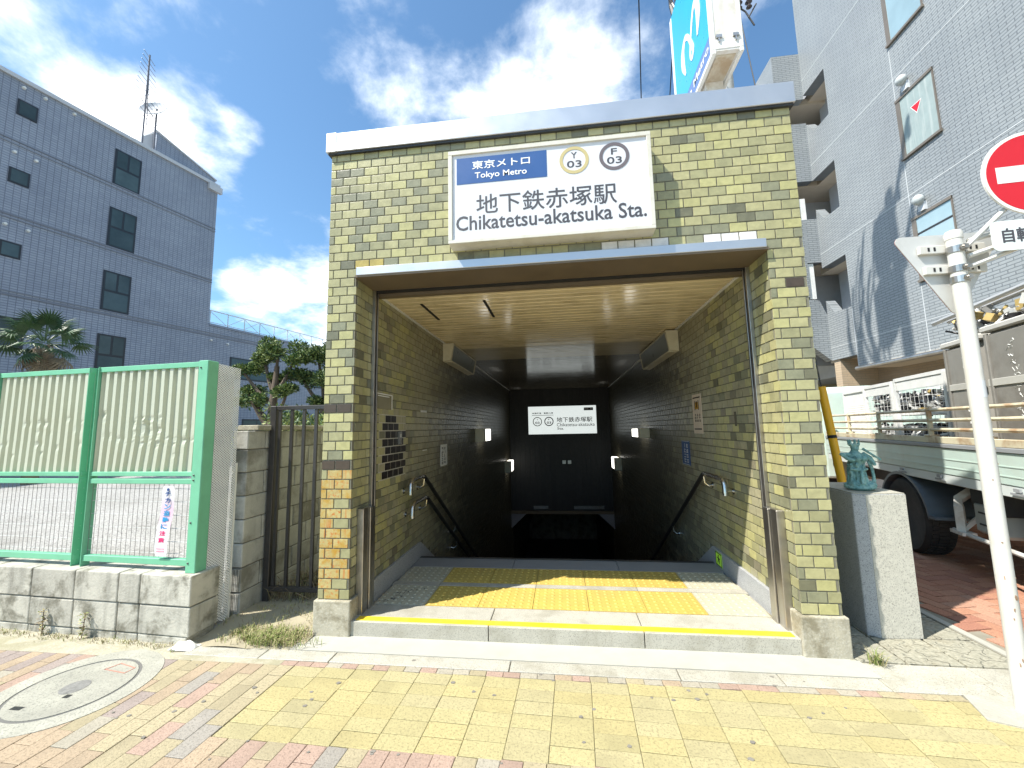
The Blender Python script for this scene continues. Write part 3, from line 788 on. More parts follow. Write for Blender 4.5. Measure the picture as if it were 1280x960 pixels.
# the white ribbon emblem (a flowing letter m with a heart-shaped loop), drawn as a tapered ribbon
def ribbon(pts, ws, x, m_, parent, name):
    P = []
    n = 60
    def cr(p0, p1, p2, p3, t): return .5 * ((2 * p1) + (-p0 + p2) * t + (2 * p0 - 5 * p1 + 4 * p2 - p3) * t * t + (-p0 + 3 * p1 - 3 * p2 + p3) * t ** 3)
    A = [Vector((*p, w)) for p, w in zip(pts, ws)]; A = [A[0]] + A + [A[-1]]
    for i in range(1, len(A) - 2):
        for k in range(10): P.append(cr(A[i - 1], A[i], A[i + 1], A[i + 2], k / 10))
    P.append(A[-2]); L = []; Rr = []
    for i, p in enumerate(P):
        d = (P[min(i + 1, len(P) - 1)] - P[max(i - 1, 0)]); d = Vector((d.x, d.y)).normalized(); nn = Vector((-d.y, d.x))
        L.append(Vector((p.x, p.y)) + nn * p.z / 2); Rr.append(Vector((p.x, p.y)) - nn * p.z / 2)
    b = MB(); N = len(P)
    vs = [(x - .002 - .0025 * i / N, q.x, q.y) for i, q in enumerate(L)] + [(x - .002 - .0025 * i / N, q.x, q.y) for i, q in enumerate(Rr)] + [(x, q.x, q.y) for q in L] + [(x, q.x, q.y) for q in Rr]
    fs = []
    for i in range(N - 1):
        fs += [(i, i + 1, N + i + 1, N + i), (2 * N + i, 3 * N + i, 3 * N + i + 1, 2 * N + i + 1), (i, 2 * N + i, 2 * N + i + 1, i + 1), (N + i, N + i + 1, 3 * N + i + 1, 3 * N + i)]
    b.add(vs, fs); return b.build(name, m_, parent)
emb = [(.745, 4.69), (.79, 4.82), (.78, 4.94), (.705, 5.01), (.625, 4.95), (.565, 4.83), (.53, 4.73), (.565, 4.68), (.60, 4.75), (.56, 4.87), (.50, 5.00), (.43, 5.07), (.375, 5.0), (.37, 4.87), (.41, 4.74)]
ribbon(emb, [.02, .085, .09, .06, .045, .05, .05, .035, .03, .035, .045, .055, .08, .085, .02], mx0 + .003, white_ink, ms, 'emblem')
lettering('Tokyo Metro', (mx0 + .002, 1.00, 4.375), (0, -1, 0), (0, 0, 1), .78, .085, white_ink, ms, .01)
b = MB(); b.box(3.09, 3.235, .44, .60, 3.735, 4.315); b.build('post', body_m, ms, bevel=.004)
b = MB(); b.box(3.05, 3.275, .40, .64, 3.735, 3.76); b.build('base_plate', steel, ms)
# ------------------------------------------------------------------ lamps on the passage walls
lens_off = mat('dull_lens', (.13, .14, .12), .3, var=.08)
case_m = mat('cream_lamp_case', (.62, .57, .43), .45, var=.05, dirt=(.4, .34, .2), dirt_amt=.3, dirt_scale=6)
lens_on = mat('lit_lens', (.9, .9, .85), .4, var=.02, emit=((1.0, .97, .88), 1.5))
def wall_lamp(xw, s, y0, y1, z0, z1, d, lens, label, group, name='wall_lamp'):
    t = thing(name, (xw, (y0 + y1) / 2, z0), label, 'lamp', group)
    b = MB()
    if y1 - y0 > .8:
        b.prism([(xw, y0, z0), (xw + d * .75 * s, y0, z0 + .02), (xw + d * s, y0, z1 - .02), (xw + d * s, y0, z1), (xw, y0, z1)], (0, .05, 0))
        b.prism([(xw, y1 - .05, z0), (xw + d * .75 * s, y1 - .05, z0 + .02), (xw + d * s, y1 - .05, z1 - .02), (xw + d * s, y1 - .05, z1), (xw, y1 - .05, z1)], (0, .05, 0))
        b.box(xw, xw + d * s, y0 + .05, y1 - .05, z1 - .02, z1); b.box(xw, xw + .02 * s, y0 + .05, y1 - .05, z0, z1 - .02); b.box(xw + .02 * s, xw + d * .75 * s, y0 + .05, y1 - .05, z0, z0 + .02)
        b.build('lamp_case', case_m, t)
        b = MB(); b.prism([(xw + .02 * s, y0 + .05, z0 + .021), (xw + (d * .75 - .004) * s, y0 + .05, z0 + .021), (xw + (d - .004) * s, y0 + .05, z1 - .021), (xw + .02 * s, y0 + .05, z1 - .021)], (0, y1 - y0 - .1, 0)); b.build('lens', lens, t)
    else:
        b.box(xw, xw + d * s, y0, y0 + .12, z0, z1); b.box(xw, xw + .03 * s, y0 + .12, y1, z0, z1); b.build('lamp_case', case_m, t, bevel=.004)
        b = MB(); b.box(xw + .03 * s, xw + (d - .01) * s, y0 + .12, y1, z0 + .01, z1 - .01); b.build('lens', lens, t, bevel=.01, seg=2)
    return t
wall_lamp(XL, 1, 2.30, 3.75, 2.34, 2.585, .145, lens_off, 'unlit cream strip lamp under the ceiling on the left wall', 'strip lamps under the ceiling')
wall_lamp(XR, -1, 2.13, 3.75, 2.32, 2.580, .145, lens_off, 'unlit cream strip lamp under the ceiling on the right wall', 'strip lamps under the ceiling')
wall_lamp(XL, 1, 4.29, 5.0, 1.20, 1.44, .17, lens_on, 'lit box lamp on the left wall, the nearer of two there', 'lit box lamps along the stairs')
wall_lamp(XR, -1, 4.0, 4.75, 1.23, 1.39, .17, lens_on, 'lit box lamp on the right wall, the nearer of two there', 'lit box lamps along the stairs')
wall_lamp(XL, 1, 8.0, 8.7, .24, .55, .17, lens_on, 'small lit lamp deep on the left wall beside the dark header', 'lit box lamps along the stairs')
wall_lamp(XR, -1, 7.3, 8.0, .36, .66, .17, lens_on, 'small lit lamp deep on the right wall beside the dark header', 'lit box lamps along the stairs')
# lit sign hanging before the header wall
hs = thing('hanging_sign', (1.83, 9.2, 1.23), 'lit white direction board with station name on the dark header wall', 'sign')
b = MB(); b.box(.80, 2.84, 9.16, 9.287, 1.23, 2.085); b.build('sign_box', dark_steel, hs)
b = MB(); b.box(.815, 2.825, 9.15, 9.16, 1.245, 2.07); b.build('lit_panel', mat('lit_panel', (.75, .78, .76), .3, var=.02, emit=((.88, .95, .93), .40)), hs)
hy = 9.15
lettering('有楽町線　副都心線', (.93, hy, 1.845), X, Yv, .63, .05, ink, hs, .02)
b = MB(); b.box(.92, 1.57, hy - .002, hy, 1.80, 1.812); b.build('rule_line', ink, hs)
for cx, L, rm in ((1.085, 'Y', mat('olive_ring', (.2, .19, .13), .5)), (1.43, 'F', ink)):
    b = MB(); flat_ring(b, (cx, hy, 1.62), .115 if L == 'Y' else .11, .137, (1, 0, 0), (0, 0, 1), .003); b.build('line_ring', rm, hs)
    lettering(L, (cx - .025, hy, 1.655), X, Yv, .05, .045, ink, hs, .01); lettering('03', (cx - .065, hy, 1.55), X, Yv, .13, .07, ink, hs, .02)
lettering('地下鉄赤塚駅', (1.66, hy, 1.585), X, Yv, 1.05, .155, ink, hs, .01)
lettering('Chikatetsu-akatsuka', (1.66, hy, 1.465), X, Yv, 1.11, .10, ink, hs, .006)
lettering('Sta.', (1.67, hy, 1.37), X, Yv, .2, .07, ink, hs, .012)
b = MB(); b.box(2.47, 2.74, hy - .003, hy, 1.925, 2.01); b.build('exit_plate', ink, hs)
b = MB(); b.box(2.49, 2.60, hy - .004, hy - .003, 1.95, 1.985); b.box(2.66, 2.70, hy - .004, hy - .003, 1.95, 1.985); b.build('exit_marks', white_ink, hs)
# ------------------------------------------------------------------ handrails
rail_m = mat('handrail_steel', (.60, .59, .55), .25, metal=.95, var=.08); rail_d = mat('handrail_black_grip', (.018, .018, .018), .55, var=.2)
def handrail(xw, s, ys, z, label, slope_y=1.38, end=7.2, drop=.21):
    t = thing('handrail', (xw, ys, z - .3), label, 'handrail', 'handrails of the stairs')
    x = xw + .075 * s
    top = [(x, ys, z - .135), (x, ys + .004, z - .05), (x, ys + .03, z - .012), (x, ys + .07, z), (x, slope_y - .05, z)]
    b = MB(); b.tube(top, .0225, 12); b.build('end_bend', rail_m, t, smooth=True)
    b = MB(); b.tube([(x, slope_y - .05, z), (x, slope_y, z - .012), (x, end, z - .012 - .62 * (end - slope_y))], .021, 12); b.build('sloping_grip', rail_d, t, smooth=True)
    k = 0
    for yy in (slope_y - .02, slope_y + 1.25, slope_y + 2.5, slope_y + 3.75):
        zz = z - .012 - .62 * max(0, yy - slope_y)
        pts = [(xw, yy - .01, zz - .10), (xw + .035 * s, yy - .01, zz - .105), (xw + .068 * s, yy, zz - .08), (x, yy, zz - .018)]
        b = MB(); b.tube(pts, .011, 8); b.tube([(xw, yy - .01, zz - .10), (xw + .006 * s, yy - .01, zz - .10)], .028, 12); b.build('bracket', rail_m, t, smooth=True)
    b = MB(); b.tube([(xw, ys + .01, z - .10), (x - .0 * s, ys + .004, z - .09)], .008, 8); b.tube([(xw, ys + .01, z - .10), (xw + .006 * s, ys + .01, z - .10)], .026, 12); b.build('end_bracket', rail_m, t, smooth=True)
    return t
handrail(XL, 1, .97, .945, 'steel handrail with black sloping grip, upper of the pair on the left wall')
handrail(XL, 1, 1.02, .715, 'steel handrail with black sloping grip, lower of the pair on the left wall', 1.46)
handrail(XR, -1, .86, .955, 'steel handrail with black sloping grip on the right wall')
# ------------------------------------------------------------------ notices on the passage walls
def plate(name, xw, s, y0, y1, z0, z1, base, label, cat, marks, group=None, th=.004, tilt=0):
    t = thing(name, (xw, (y0 + y1) / 2, (z0 + z1) / 2), label, cat, group)
    b = MB(); b.box(xw, xw + th * s, y0, y1, z0, z1); b.build('sheet', base, t)
    for mname, mm, boxes in marks:
        b = MB()
        for (a, c, d, e) in boxes:
            b.box(xw + th * s, xw + (th + .0008) * s, y0 + (y1 - y0) * a, y0 + (y1 - y0) * c, z0 + (z1 - z0) * d, z0 + (z1 - z0) * e)
        b.build(mname, mm, t)
    if tilt: t.rotation_euler = (tilt, 0, 0)
    return t
paper = mat('paper_white', (.82, .82, .79), .7, var=.04)
def strokes(cols, rows, x0, x1, y0, y1, fill=.7, seed=1):
    r = random.Random(seed); out = []
    for i in range(cols):
        for j in range(rows):
            ax = x0 + (x1 - x0) * i / cols; bx = ax + (x1 - x0) / cols * .78; ay = y0 + (y1 - y0) * j / rows; by = ay + (y1 - y0) / rows * .8
            for k in range(3):
                yy = ay + (by - ay) * (k + .1) / 3
                if r.random() < fill: out.append((ax, bx - r.random() * .3 * (bx - ax), yy, yy + (by - ay) * .16))
            if r.random() < .8: xx = ax + (bx - ax) * r.uniform(.2, .7); out.append((xx, xx + (bx - ax) * .16, ay, by))
    return out
plate('notice', XL, 1, 2.19, 2.48, .965, 1.24, paper, 'small white notice with dark print on the left tiled wall', 'notice', [('print', ink, strokes(2, 5, .12, .85, .08, .92, .8, 3))])
blackish = mat('poster_black', (.03, .025, .02), .6); orange = mat('poster_orange', (.55, .30, .05), .6)
plate('poster', XR, -1, 1.50, 1.78, 1.335, 1.752, mat('poster_cream', (.66, .55, .44), .6, var=.05), 'cream poster with dark bands pinned to the right tiled wall', 'poster', [('dark_band', blackish, [(.1, .9, .90, .93), (.1, .9, .10, .13)]), ('picture', orange, [(.30, .72, .62, .72), (.36, .66, .72, .80)]), ('print', blackish, strokes(3, 3, .15, .85, .30, .52, .8, 5) + [(.28, .34, .60, .84), (.68, .74, .60, .84), (.45, .58, .66, .82)])])
plate('notice', XR, -1, 1.98, 2.27, .965, 1.245, blue_ink, 'navy blue notice with white print on the right tiled wall', 'notice', [('print', white_ink, strokes(2, 4, .2, .8, .1, .92, .6, 8) + [(.03, .97, .97, .985), (.03, .97, .02, .035)])])
plate('exit_marker', XR - .027, -1, 1.19, 1.33, .115, .235, mat('marker_green', (.20, .42, .03), .5, emit=((.35, .7, .06), .15)), 'small green running man exit marker on the right skirting', 'exit marker', [('border', blackish, [(0, 1, 0, .08), (0, 1, .92, 1), (0, .07, .08, .92), (.93, 1, .08, .92)]), ('figure', blackish, [(.42, .55, .70, .84), (.36, .58, .42, .66), (.25, .42, .52, .60), (.55, .75, .55, .62), (.30, .42, .18, .42), (.52, .64, .28, .42), (.62, .70, .14, .32)])])
plate('intercom_plate', XL, 1, .365, .69, 1.62, 1.755, mat('clear_plate', (.28, .26, .18), .25, var=.08), 'clear rectangular cover plate above the dark repair tiles', 'plate', [('edge', white_paint, [(.0, 1, .93, 1), (.95, 1, 0, .93), (.1, .8, .80, .86)])])
plate('door_phone', XL + .001, 1, .845, .905, 1.30, 1.42, steel, 'small steel switch box among the dark repair tiles', 'switch box', [('button', white_paint, [(.3, .7, .55, .8)])], th=.012)
plate('scar_patch', XR, -1, .70, .735, 1.41, 1.53, mat('dark_scar', (.10, .09, .065), .7), 'narrow dark old fixing mark on the right tiled wall', 'mark', [])
for y, z, w, h in ((1.45, 1.63, .20, .022), (1.52, 1.20, .14, .010)):
    plate('tape_scrap', XL, 1, y, y + w, z, z + h, white_paint, 'longer white tape scrap on the left tiled wall' if w > .15 else 'thin white tape scrap lower on the left tiled wall', 'tape scrap', [], 'tape scraps on the left wall', th=.002)
# ------------------------------------------------------------------ granite pedestal with a bronze statuette
UPV = Vector((0, 0, 1))
pd = thing('granite_pedestal', (3.95, .6, 0), 'speckled grey stone pedestal right of the entrance under a green statuette', 'pedestal')
foot = [(3.765, .285), (3.823, .245), (4.085, .262), (4.13, .80), (3.80, .86)]
b = MB(); b.prism([(x, y, .004) for x, y in foot], (0, 0, .925)); b.build('shaft', granite_dark, pd, bevel=.004)
q0, q1 = Vector((*foot[1], 0)), Vector((*foot[2], 0)); dd = (q1 - q0).normalized(); nn_ = Vector((dd.y, -dd.x, 0))
b = MB(); b.prism([q0 + dd * .002 + UPV * .006, q1 - dd * .002 + UPV * .006, q1 - dd * .002 + UPV * .927, q0 + dd * .002 + UPV * .927], nn_ * .0025); b.build('rough_front', mat('rough_granite', (.52, .50, .43), .8, var=.12, vscale=30, speck=((.18, .17, .15), 120, .6), bump=.0015, bscale=120), pd)
b = MB(); b.prism([(3.95 + (x - 3.95) * .985, .55 + (y - .55) * .985, .93) for x, y in foot], (0, 0, .006)); b.build('cap', granite, pd)
stt = thing('bronze_statuette', (3.915, .42, .937), 'green bronze statuette with spiky crown and sword standing on the granite pedestal', 'statuette')
bronze = mat('verdigris_bronze', (.18, .36, .345), .65, metal=.1, var=.55, vscale=60, dirt=(.34, .52, .47), dirt_amt=.7, dirt_scale=22, bump=.003, bscale=110)
SF = Matrix.Translation((3.915, .42, .936))
b = MB(SF)
b.ball((0, 0, .022), .1, 14, sc=(1.0, .8, .30)); b.ball((-.03, -.02, .045), .05, 12, sc=(1.1, 1, .6)); b.ball((.055, -.01, .035), .045, 12, sc=(1, 1, .7))
b.lathe([(.056, .02), (.055, .05), (.046, .09), (.040, .13), (.046, .158), (.037, .178), (.040, .20), (.046, .235), (.042, .258), (.026, .272), (.020, .285)], (-.012, 0, 0), n=18)
for k in range(9):
    a = 2 * math.pi * k / 9; b.tube([(-.012 + .040 * math.cos(a), .040 * math.sin(a), .160), (-.012 + .058 * math.cos(a), .056 * math.sin(a), .03)], [.008, .013], 6)
b.ball((-.010, -.004, .302), .027, 12, sc=(.95, 1, 1.12)); b.ball((-.010, -.030, .300), .006, 6); b.ball((-.010, -.028, .289), .006, 6, sc=(1.8, 1, .6))
b.lathe([(.029, .312), (.034, .322), (.030, .330)], (-.010, 0, 0), n=12)
for k in range(7):
    a = 2 * math.pi * k / 7; b.tube([(-.010 + .030 * math.cos(a), .028 * math.sin(a), .325), (-.010 + .034 * math.cos(a), .031 * math.sin(a), .362)], [.008, .004], 6)
b.tube([(-.045, 0, .250), (-.085, -.01, .252), (-.118, -.015, .262)], [.018, .014, .007], 8); b.tube([(-.118, -.015, .262), (-.085, -.035, .225), (-.06, -.045, .215)], [.012, .014, .014], 8); b.ball((-.055, -.045, .215), .012, 8)
b.tube([(.035, 0, .255), (.075, -.015, .225), (.088, -.03, .190)], [.022, .017, .012], 8); b.ball((.09, -.03, .185), .013, 8)
b.tube([(.03, -.02, .295), (.09, -.035, .245), (.125, -.045, .215)], [.010, .008, .008], 6)
b.tube([(.072, -.005, .205), (.092, 0, .15), (.098, .0, .09), (.094, 0, .04)], [.014, .011, .010, .014], 8)
b.tube([(-.066, -.02, .15), (-.012, -.066, .142), (.045, -.02, .15)], .010, 6); b.tube([(-.02, -.062, .14), (-.025, -.072, .05)], [.012, .016], 6)
b.ball((-.03, -.05, .225), .022, 8); b.ball((.012, -.052, .225), .022, 8)
sr = random.Random(12)
for k in range(70):
    a = sr.uniform(0, 6.28); h = sr.uniform(.03, .255); rr = .050 - .05 * abs(h - .13) * .6; b.ball((-.012 + rr * math.cos(a), rr * math.sin(a), h), sr.uniform(.006, .013), 6, sc=(1, 1, sr.uniform(.7, 2.2)))
for k in range(14):
    a = sr.uniform(0, 6.28); b.ball((.085 * math.cos(a), .06 * math.sin(a), sr.uniform(.02, .045)), sr.uniform(.012, .02), 6)
raw = b.mesh('statue_body', bronze)
ob = bpy.data.objects.new('tmp', raw); COL.objects.link(ob)
rm_ = ob.modifiers.new('r', 'REMESH'); rm_.mode = 'VOXEL'; rm_.voxel_size = .0034; rm_.use_smooth_shade = True
dg = bpy.context.evaluated_depsgraph_get(); dg.update(); me = bpy.data.meshes.new_from_object(ob.evaluated_get(dg)); bpy.data.objects.remove(ob)
me.transform(MW[stt].inverted()); me.materials.clear(); me.materials.append(bronze)
link('figure', me, stt)
# ------------------------------------------------------------------ sign post with three signs
PX, PY = 3.978, -.42
post_m = mat('white_post_paint', (.58, .575, .54), .45, var=.04, dirt=(.50, .46, .38), dirt_amt=.35, dirt_scale=7, streak=((.5, .42, .32), 30, .3))
pp = thing('sign_post', (PX, PY, 0), 'white steel sign post with clamp bands at the right of the pavement', 'post')
b = MB(); b.tube([(PX, PY, -.05), (PX, PY, 2.43)], .0345, 20); b.build('tube', post_m, pp, smooth=True)
b = MB(); b.lathe([(.037, 2.42), (.039, 2.45), (.032, 2.468), (.0, 2.474)], (PX, PY, 0), n=20); b.build('cap', post_m, pp, smooth=True)
for z in (2.36, 2.25, 2.19):
    b = MB(); b.lathe([(.0345, z - .018), (.039, z - .018), (.039, z + .018), (.0345, z + .018)], (PX, PY, 0), n=20, close=True); b.box(PX - .010, PX + .012, PY - .062, PY - .040, z - .012, z + .012); b.tube([(PX - .018, PY - .053, z), (PX + .020, PY - .053, z)], .006, 6); b.build('clamp_band', steel, pp)
b = MB(); b.prism([(PX + .0352 * math.sin(R_(a)), PY - .0352 * math.cos(R_(a)), 1.54) for a in range(-10, 61, 10)] + [(PX + .0342 * math.sin(R_(a)), PY - .0342 * math.cos(R_(a)), 1.54) for a in range(60, -11, -10)], (0, 0, .09)); b.build('sticker', mat('grey_sticker', (.62, .64, .66), .5), pp)
rusty = mat('rust_scrape', (.30, .20, .13), .8, var=.2)
for k in range(14):
    z = rnd.uniform(.15, 1.45); a = rnd.uniform(-50, 45); b = MB(); w = rnd.uniform(.0015, .0045); nn = 8; hh = rnd.uniform(1, 3.5); b.prism([(w * rnd.uniform(.5, 1.3) * math.cos(.785 * q), -.0012, w * hh * rnd.uniform(.5, 1.3) * math.sin(.785 * q)) for q in range(nn)], (0, .002, 0))
    b.F = None; mb2 = MB(Matrix.Translation((PX + .0348 * math.sin(R_(a)), PY - .0348 * math.cos(R_(a)), z)) @ Matrix.Rotation(R_(a), 4, 'Z')); mb2.add(b.v, b.f); mb2.build('rust_scrape', rusty, pp)
# stop sign seen from the back: an inverted triangle
tri = thing('stop_sign', (PX, PY + .06, 2.25), 'grey back of an inverted triangular sign clamped behind the white post', 'road sign')
TY = PY + .055
def rounded(pts, r, n=5):
    out = []
    N = len(pts)
    for i in range(N):
        p0, p1, p2 = Vector(pts[i - 1]), Vector(pts[i]), Vector(pts[(i + 1) % N])
        d0 = (p0 - p1).normalized(); d2 = (p2 - p1).normalized(); ang = d0.angle(d2); t = r / math.tan(ang / 2)
        a = p1 + d0 * t; c = p1 + d2 * t; cen = p1 + (d0 + d2).normalized() * (r / math.sin(ang / 2))
        for k in range(n + 1):
            q = a.lerp(c, k / n); q = cen + (q - cen).normalized() * r; out.append(q)
    return out
tpts = rounded([(3.705, 2.478), (4.275, 2.478), (3.990, 1.985)], .03)
b = MB(); b.prism([(q.x, TY, q.y) for q in tpts], (0, .004, 0)); b.build('sign_plate', mat('galvanised_back', (.60, .60, .58), .5, metal=.25, var=.05, dirt=(.45, .44, .4), dirt_amt=.3, dirt_scale=5), tri)
b = MB(); ti = rounded([(3.755, 2.45), (4.225, 2.45), (3.990, 2.045)], .02); b.prism([(q.x, TY + .0042, q.y) for q in tpts], (0, .0012, 0)); b.build('red_face', red_paint, tri)
for z, x0, x1 in ((2.385, 3.83, 4.16), (2.265, 3.845, 4.155)):
    b = MB(); b.box(x0, x1, TY - .022, TY - .001, z - .024, z + .024); hb = b.build('mounting_channel', post_m, tri, bevel=.003)
    for xx in (x0 + .045, x0 + .075, x1 - .075, x1 - .045):
        b = MB(); b.box(xx - .005, xx + .005, TY - .0235, TY - .0215, z - .010, z + .012); b.build('slot', black, hb)
# no entry sign
ne = thing('no_entry_sign', (4.31, -.52, 2.735), 'round red no entry sign with white bar high on the post', 'road sign')
NC = Vector((4.335, -.50, 2.732)); NXd = Vector((math.cos(R_(-4)), math.sin(R_(-4)), 0)); NU = Vector((0, 0, 1)); NN = NXd.cross(NU)
b = MB(); flat_ring(b, NC, 0, .232, NXd, NU, .004, 56); b.build('disc', white_paint, ne)
b = MB(); flat_ring(b, NC + NN * .004, 0, .219, NXd, NU, .0012, 56); b.build('red_disc', red_paint, ne)
b = MB(); b.prism([NC + NN * .0052 + NXd * x + NU * z for x, z in ((-.175, -.046), (.175, -.046), (.175, .046), (-.175, .046))], NN * .001); b.build('white_bar', mat('sign_white', (.72, .76, .74), .4, var=.02), ne)
b = MB(); b.lathe([(.229, -.006), (.236, -.006), (.236, .005), (.229, .005)], (0, 0, 0), 'x', 56, close=True)
rim = MB(Matrix.Translation(NC) @ Matrix(((NN.x, NXd.x, 0, 0), (NN.y, NXd.y, 0, 0), (0, 0, 1, 0), (0, 0, 0, 1)))); rim.add(b.v, b.f); rim.build('rim', white_paint, ne)
b = MB(); b.tube([NC - NN * .03 - NU * .20, (NC - NN * .03 - NU * .26) , (PX + .05, PY - .02, 2.40)], .013, 8); b.tube([NC - NN * .03 - NU * .05, (PX + .02, PY - .035, 2.36)], .013, 8); b.build('support_arm', post_m, ne, smooth=True)
b = MB(); b.prism([NC - NN * .012 + NXd * x + NU * z for x, z in ((-.17, -.15), (.17, -.15), (.17, -.12), (-.17, -.12))], NN * .011); b.build('back_channel', steel, ne)
# plate under it
sp = thing('supplementary_plate', (4.3, -.5, 2.39), 'white rounded plate with black bicycle lettering under the no entry sign', 'road sign')
PC = Vector((4.335, -.50, 2.395))
rp = rounded([(-.238, -.082), (.238, -.082), (.238, .082), (-.238, .082)], .03)
b = MB(); b.prism([PC + NXd * q.x + NU * q.y for q in rp], NN * .004); b.build('plate', mat('sign_white_b', (.70, .75, .74), .4, var=.02), sp)
ri = rounded([(-.230, -.074), (.230, -.074), (.230, .074), (-.230, .074)], .025)
lettering('自転車を除く', PC + NN * .004 + NXd * -.192 + NU * -.040, NXd, NU, .40, .080, ink, sp, .02)
b = MB(); b.prism([PC - NN * .012 + NXd * x + NU * z for x, z in ((-.2, -.03), (.2, -.03), (.2, .03), (-.2, .03))], NN * .011); b.tube([PC - NN * .02 + NXd * -.05, (PX + .03, PY - .03, 2.31)], .013, 8); b.tube([PC - NN * .02 + NXd * .12 + NU * .02, (PX + .03, PY - .02, 2.25)], .012, 8); b.build('support_arm', post_m, sp, smooth=True)
# guy wire guard
gy = thing('guy_wire_guard', (4.27, 1.2, 0), 'yellow plastic guy wire guard with black band leaning beside the pedestal', 'guy wire guard')
ga, gb = Vector((4.34, 1.14, 0)), Vector((4.235, 1.26, 1.76))
b = MB(); b.tube([ga, gb], .034, 14); b.build('sleeve', mat('yellow_plastic', (.80, .42, .015), .45, var=.05), gy, smooth=True)
for f in (.735,):
    q = ga.lerp(gb, f); d_ = (gb - ga).normalized(); b = MB(); b.tube([q - d_ * .014, q + d_ * .014], .036, 14); b.build('black_band', black, gy)
b = MB(); b.tube([gb, gb + (gb - ga) * 4.4], .006, 6); b.build('wire', dark_steel, gy)
# ------------------------------------------------------------------ low block wall, green fence, gate
FA = Vector((-.851, -.203, 0)); FD = Vector((-.99811, .06144, 0)); FN = Vector((-.06144, -.99811, 0)); UP = Vector((0, 0, 1))
def FP(s, off, z): return FA + FD * s + FN * off + UP * z        # along the wall, out towards the street, up
def fbox(mb, s0, s1, o0, o1, z0, z1, m=0):
    return mb.prism([FP(s0, o0, z0), FP(s1, o0, z0), FP(s1, o1, z0), FP(s0, o1, z0)], UP * (z1 - z0), m)
bw = thing('block_wall', FP(1.5, -.1, 0), 'low stained concrete block wall under the green fence', 'wall')
blkm = mat('stained_block', (.46, .44, .375), .95, var=.18, dirt=(.15, .14, .105), dirt_amt=.9, dirt_scale=5.5, bump=.004, bscale=60, speck=((.50, .48, .42), 75, .4), streak=((.17, .165, .14), 8, .55))
seams = [-.03, .385, .575, .975, 1.39, 1.78, 2.18, 2.58, 2.98, 3.4, 3.8]
b = MB(); fbox(b, -.005, 6, -.20, -.008, -.1, .43); b.build('core', mat('block_joint', (.16, .15, .13), .95), bw)
for (z0, z1, pr) in ((-.02, .045, .0), (.049, .243, .004), (.248, .452, .010)):
    for a, c in zip(seams, seams[1:]):
        a2 = a - (.02 if a < 0 and z0 > 0 else 0)
        b = MB(); fbox(b, a2 + .004, c - .004, -.215, pr + rnd.uniform(-.002, .002), z0, z1 + rnd.uniform(-.002, .002)); b.build('block', blkm, bw, bevel=.008, seg=2)
fe = thing('green_fence', FP(1.5, -.09, .45), 'green framed fence with cream corrugated sheets above white wire mesh', 'fence')
green = mat('mint_green_paint', (.165, .47, .29), .4, var=.05, dirt=(.12, .30, .20), dirt_amt=.25, dirt_scale=5)
green_d = green
cream_sheet = mat('cream_sheet_metal', (.50, .52, .41), .38, var=.04, dirt=(.46, .46, .34), dirt_amt=.35, dirt_scale=3)
wire_m = mat('galvanised_wire', (.66, .66, .64), .45, metal=.3)
wire_d = mat('dark_wire', (.20, .19, .18), .6)
FO = -.085
def post(s, w=.080, d=.06, channel=True):
    b = MB()
    if channel:      # an open channel: the sunk web lies between two flanges
        fbox(b, s - w / 2 + .004, s + w / 2 - .004, FO - .03, FO - .025, .452, 1.985); fbox(b, s - w / 2, s - w / 2 + .004, FO - .03, FO + .03, .452, 1.985); fbox(b, s + w / 2 - .004, s + w / 2, FO - .03, FO + .03, .452, 1.985)
    else: fbox(b, s - w / 2, s + w / 2, FO - d / 2, FO + d / 2, .452, 1.985)
    p = b.build('post', green, fe, bevel=0 if channel else .004)
    for z in (.52, .80, 1.10, 1.135, 1.93):
        b = MB(); c = FP(s + (w / 2 + .001 if channel else w * .22), FO + (.012 if channel else d / 2), z); b.lathe([(.006, -.001), (.007, .003), (.004, .006), (0, .006)], (0, 0, 0), n=8)
        b2 = MB(Matrix.Translation(c) @ Vector((0, 0, 1)).rotation_difference(FD if channel else FN).to_matrix().to_4x4()); b2.add(b.v, b.f); b2.build('bolt', dark_steel, p)
    return p
ps = [.028, 1.085, 2.15, 3.2, 4.25]
for s in ps: post(s, .085 if s < .1 else .098, .09 if s < .1 else .06, s > .1)
def rail(s0, s1, z0, z1):
    b = MB(); fbox(b, s0, s1, FO - .02, FO + .020, z0, z1); b.build('rail', green, fe, bevel=.003)
rs_ = random.Random(11)
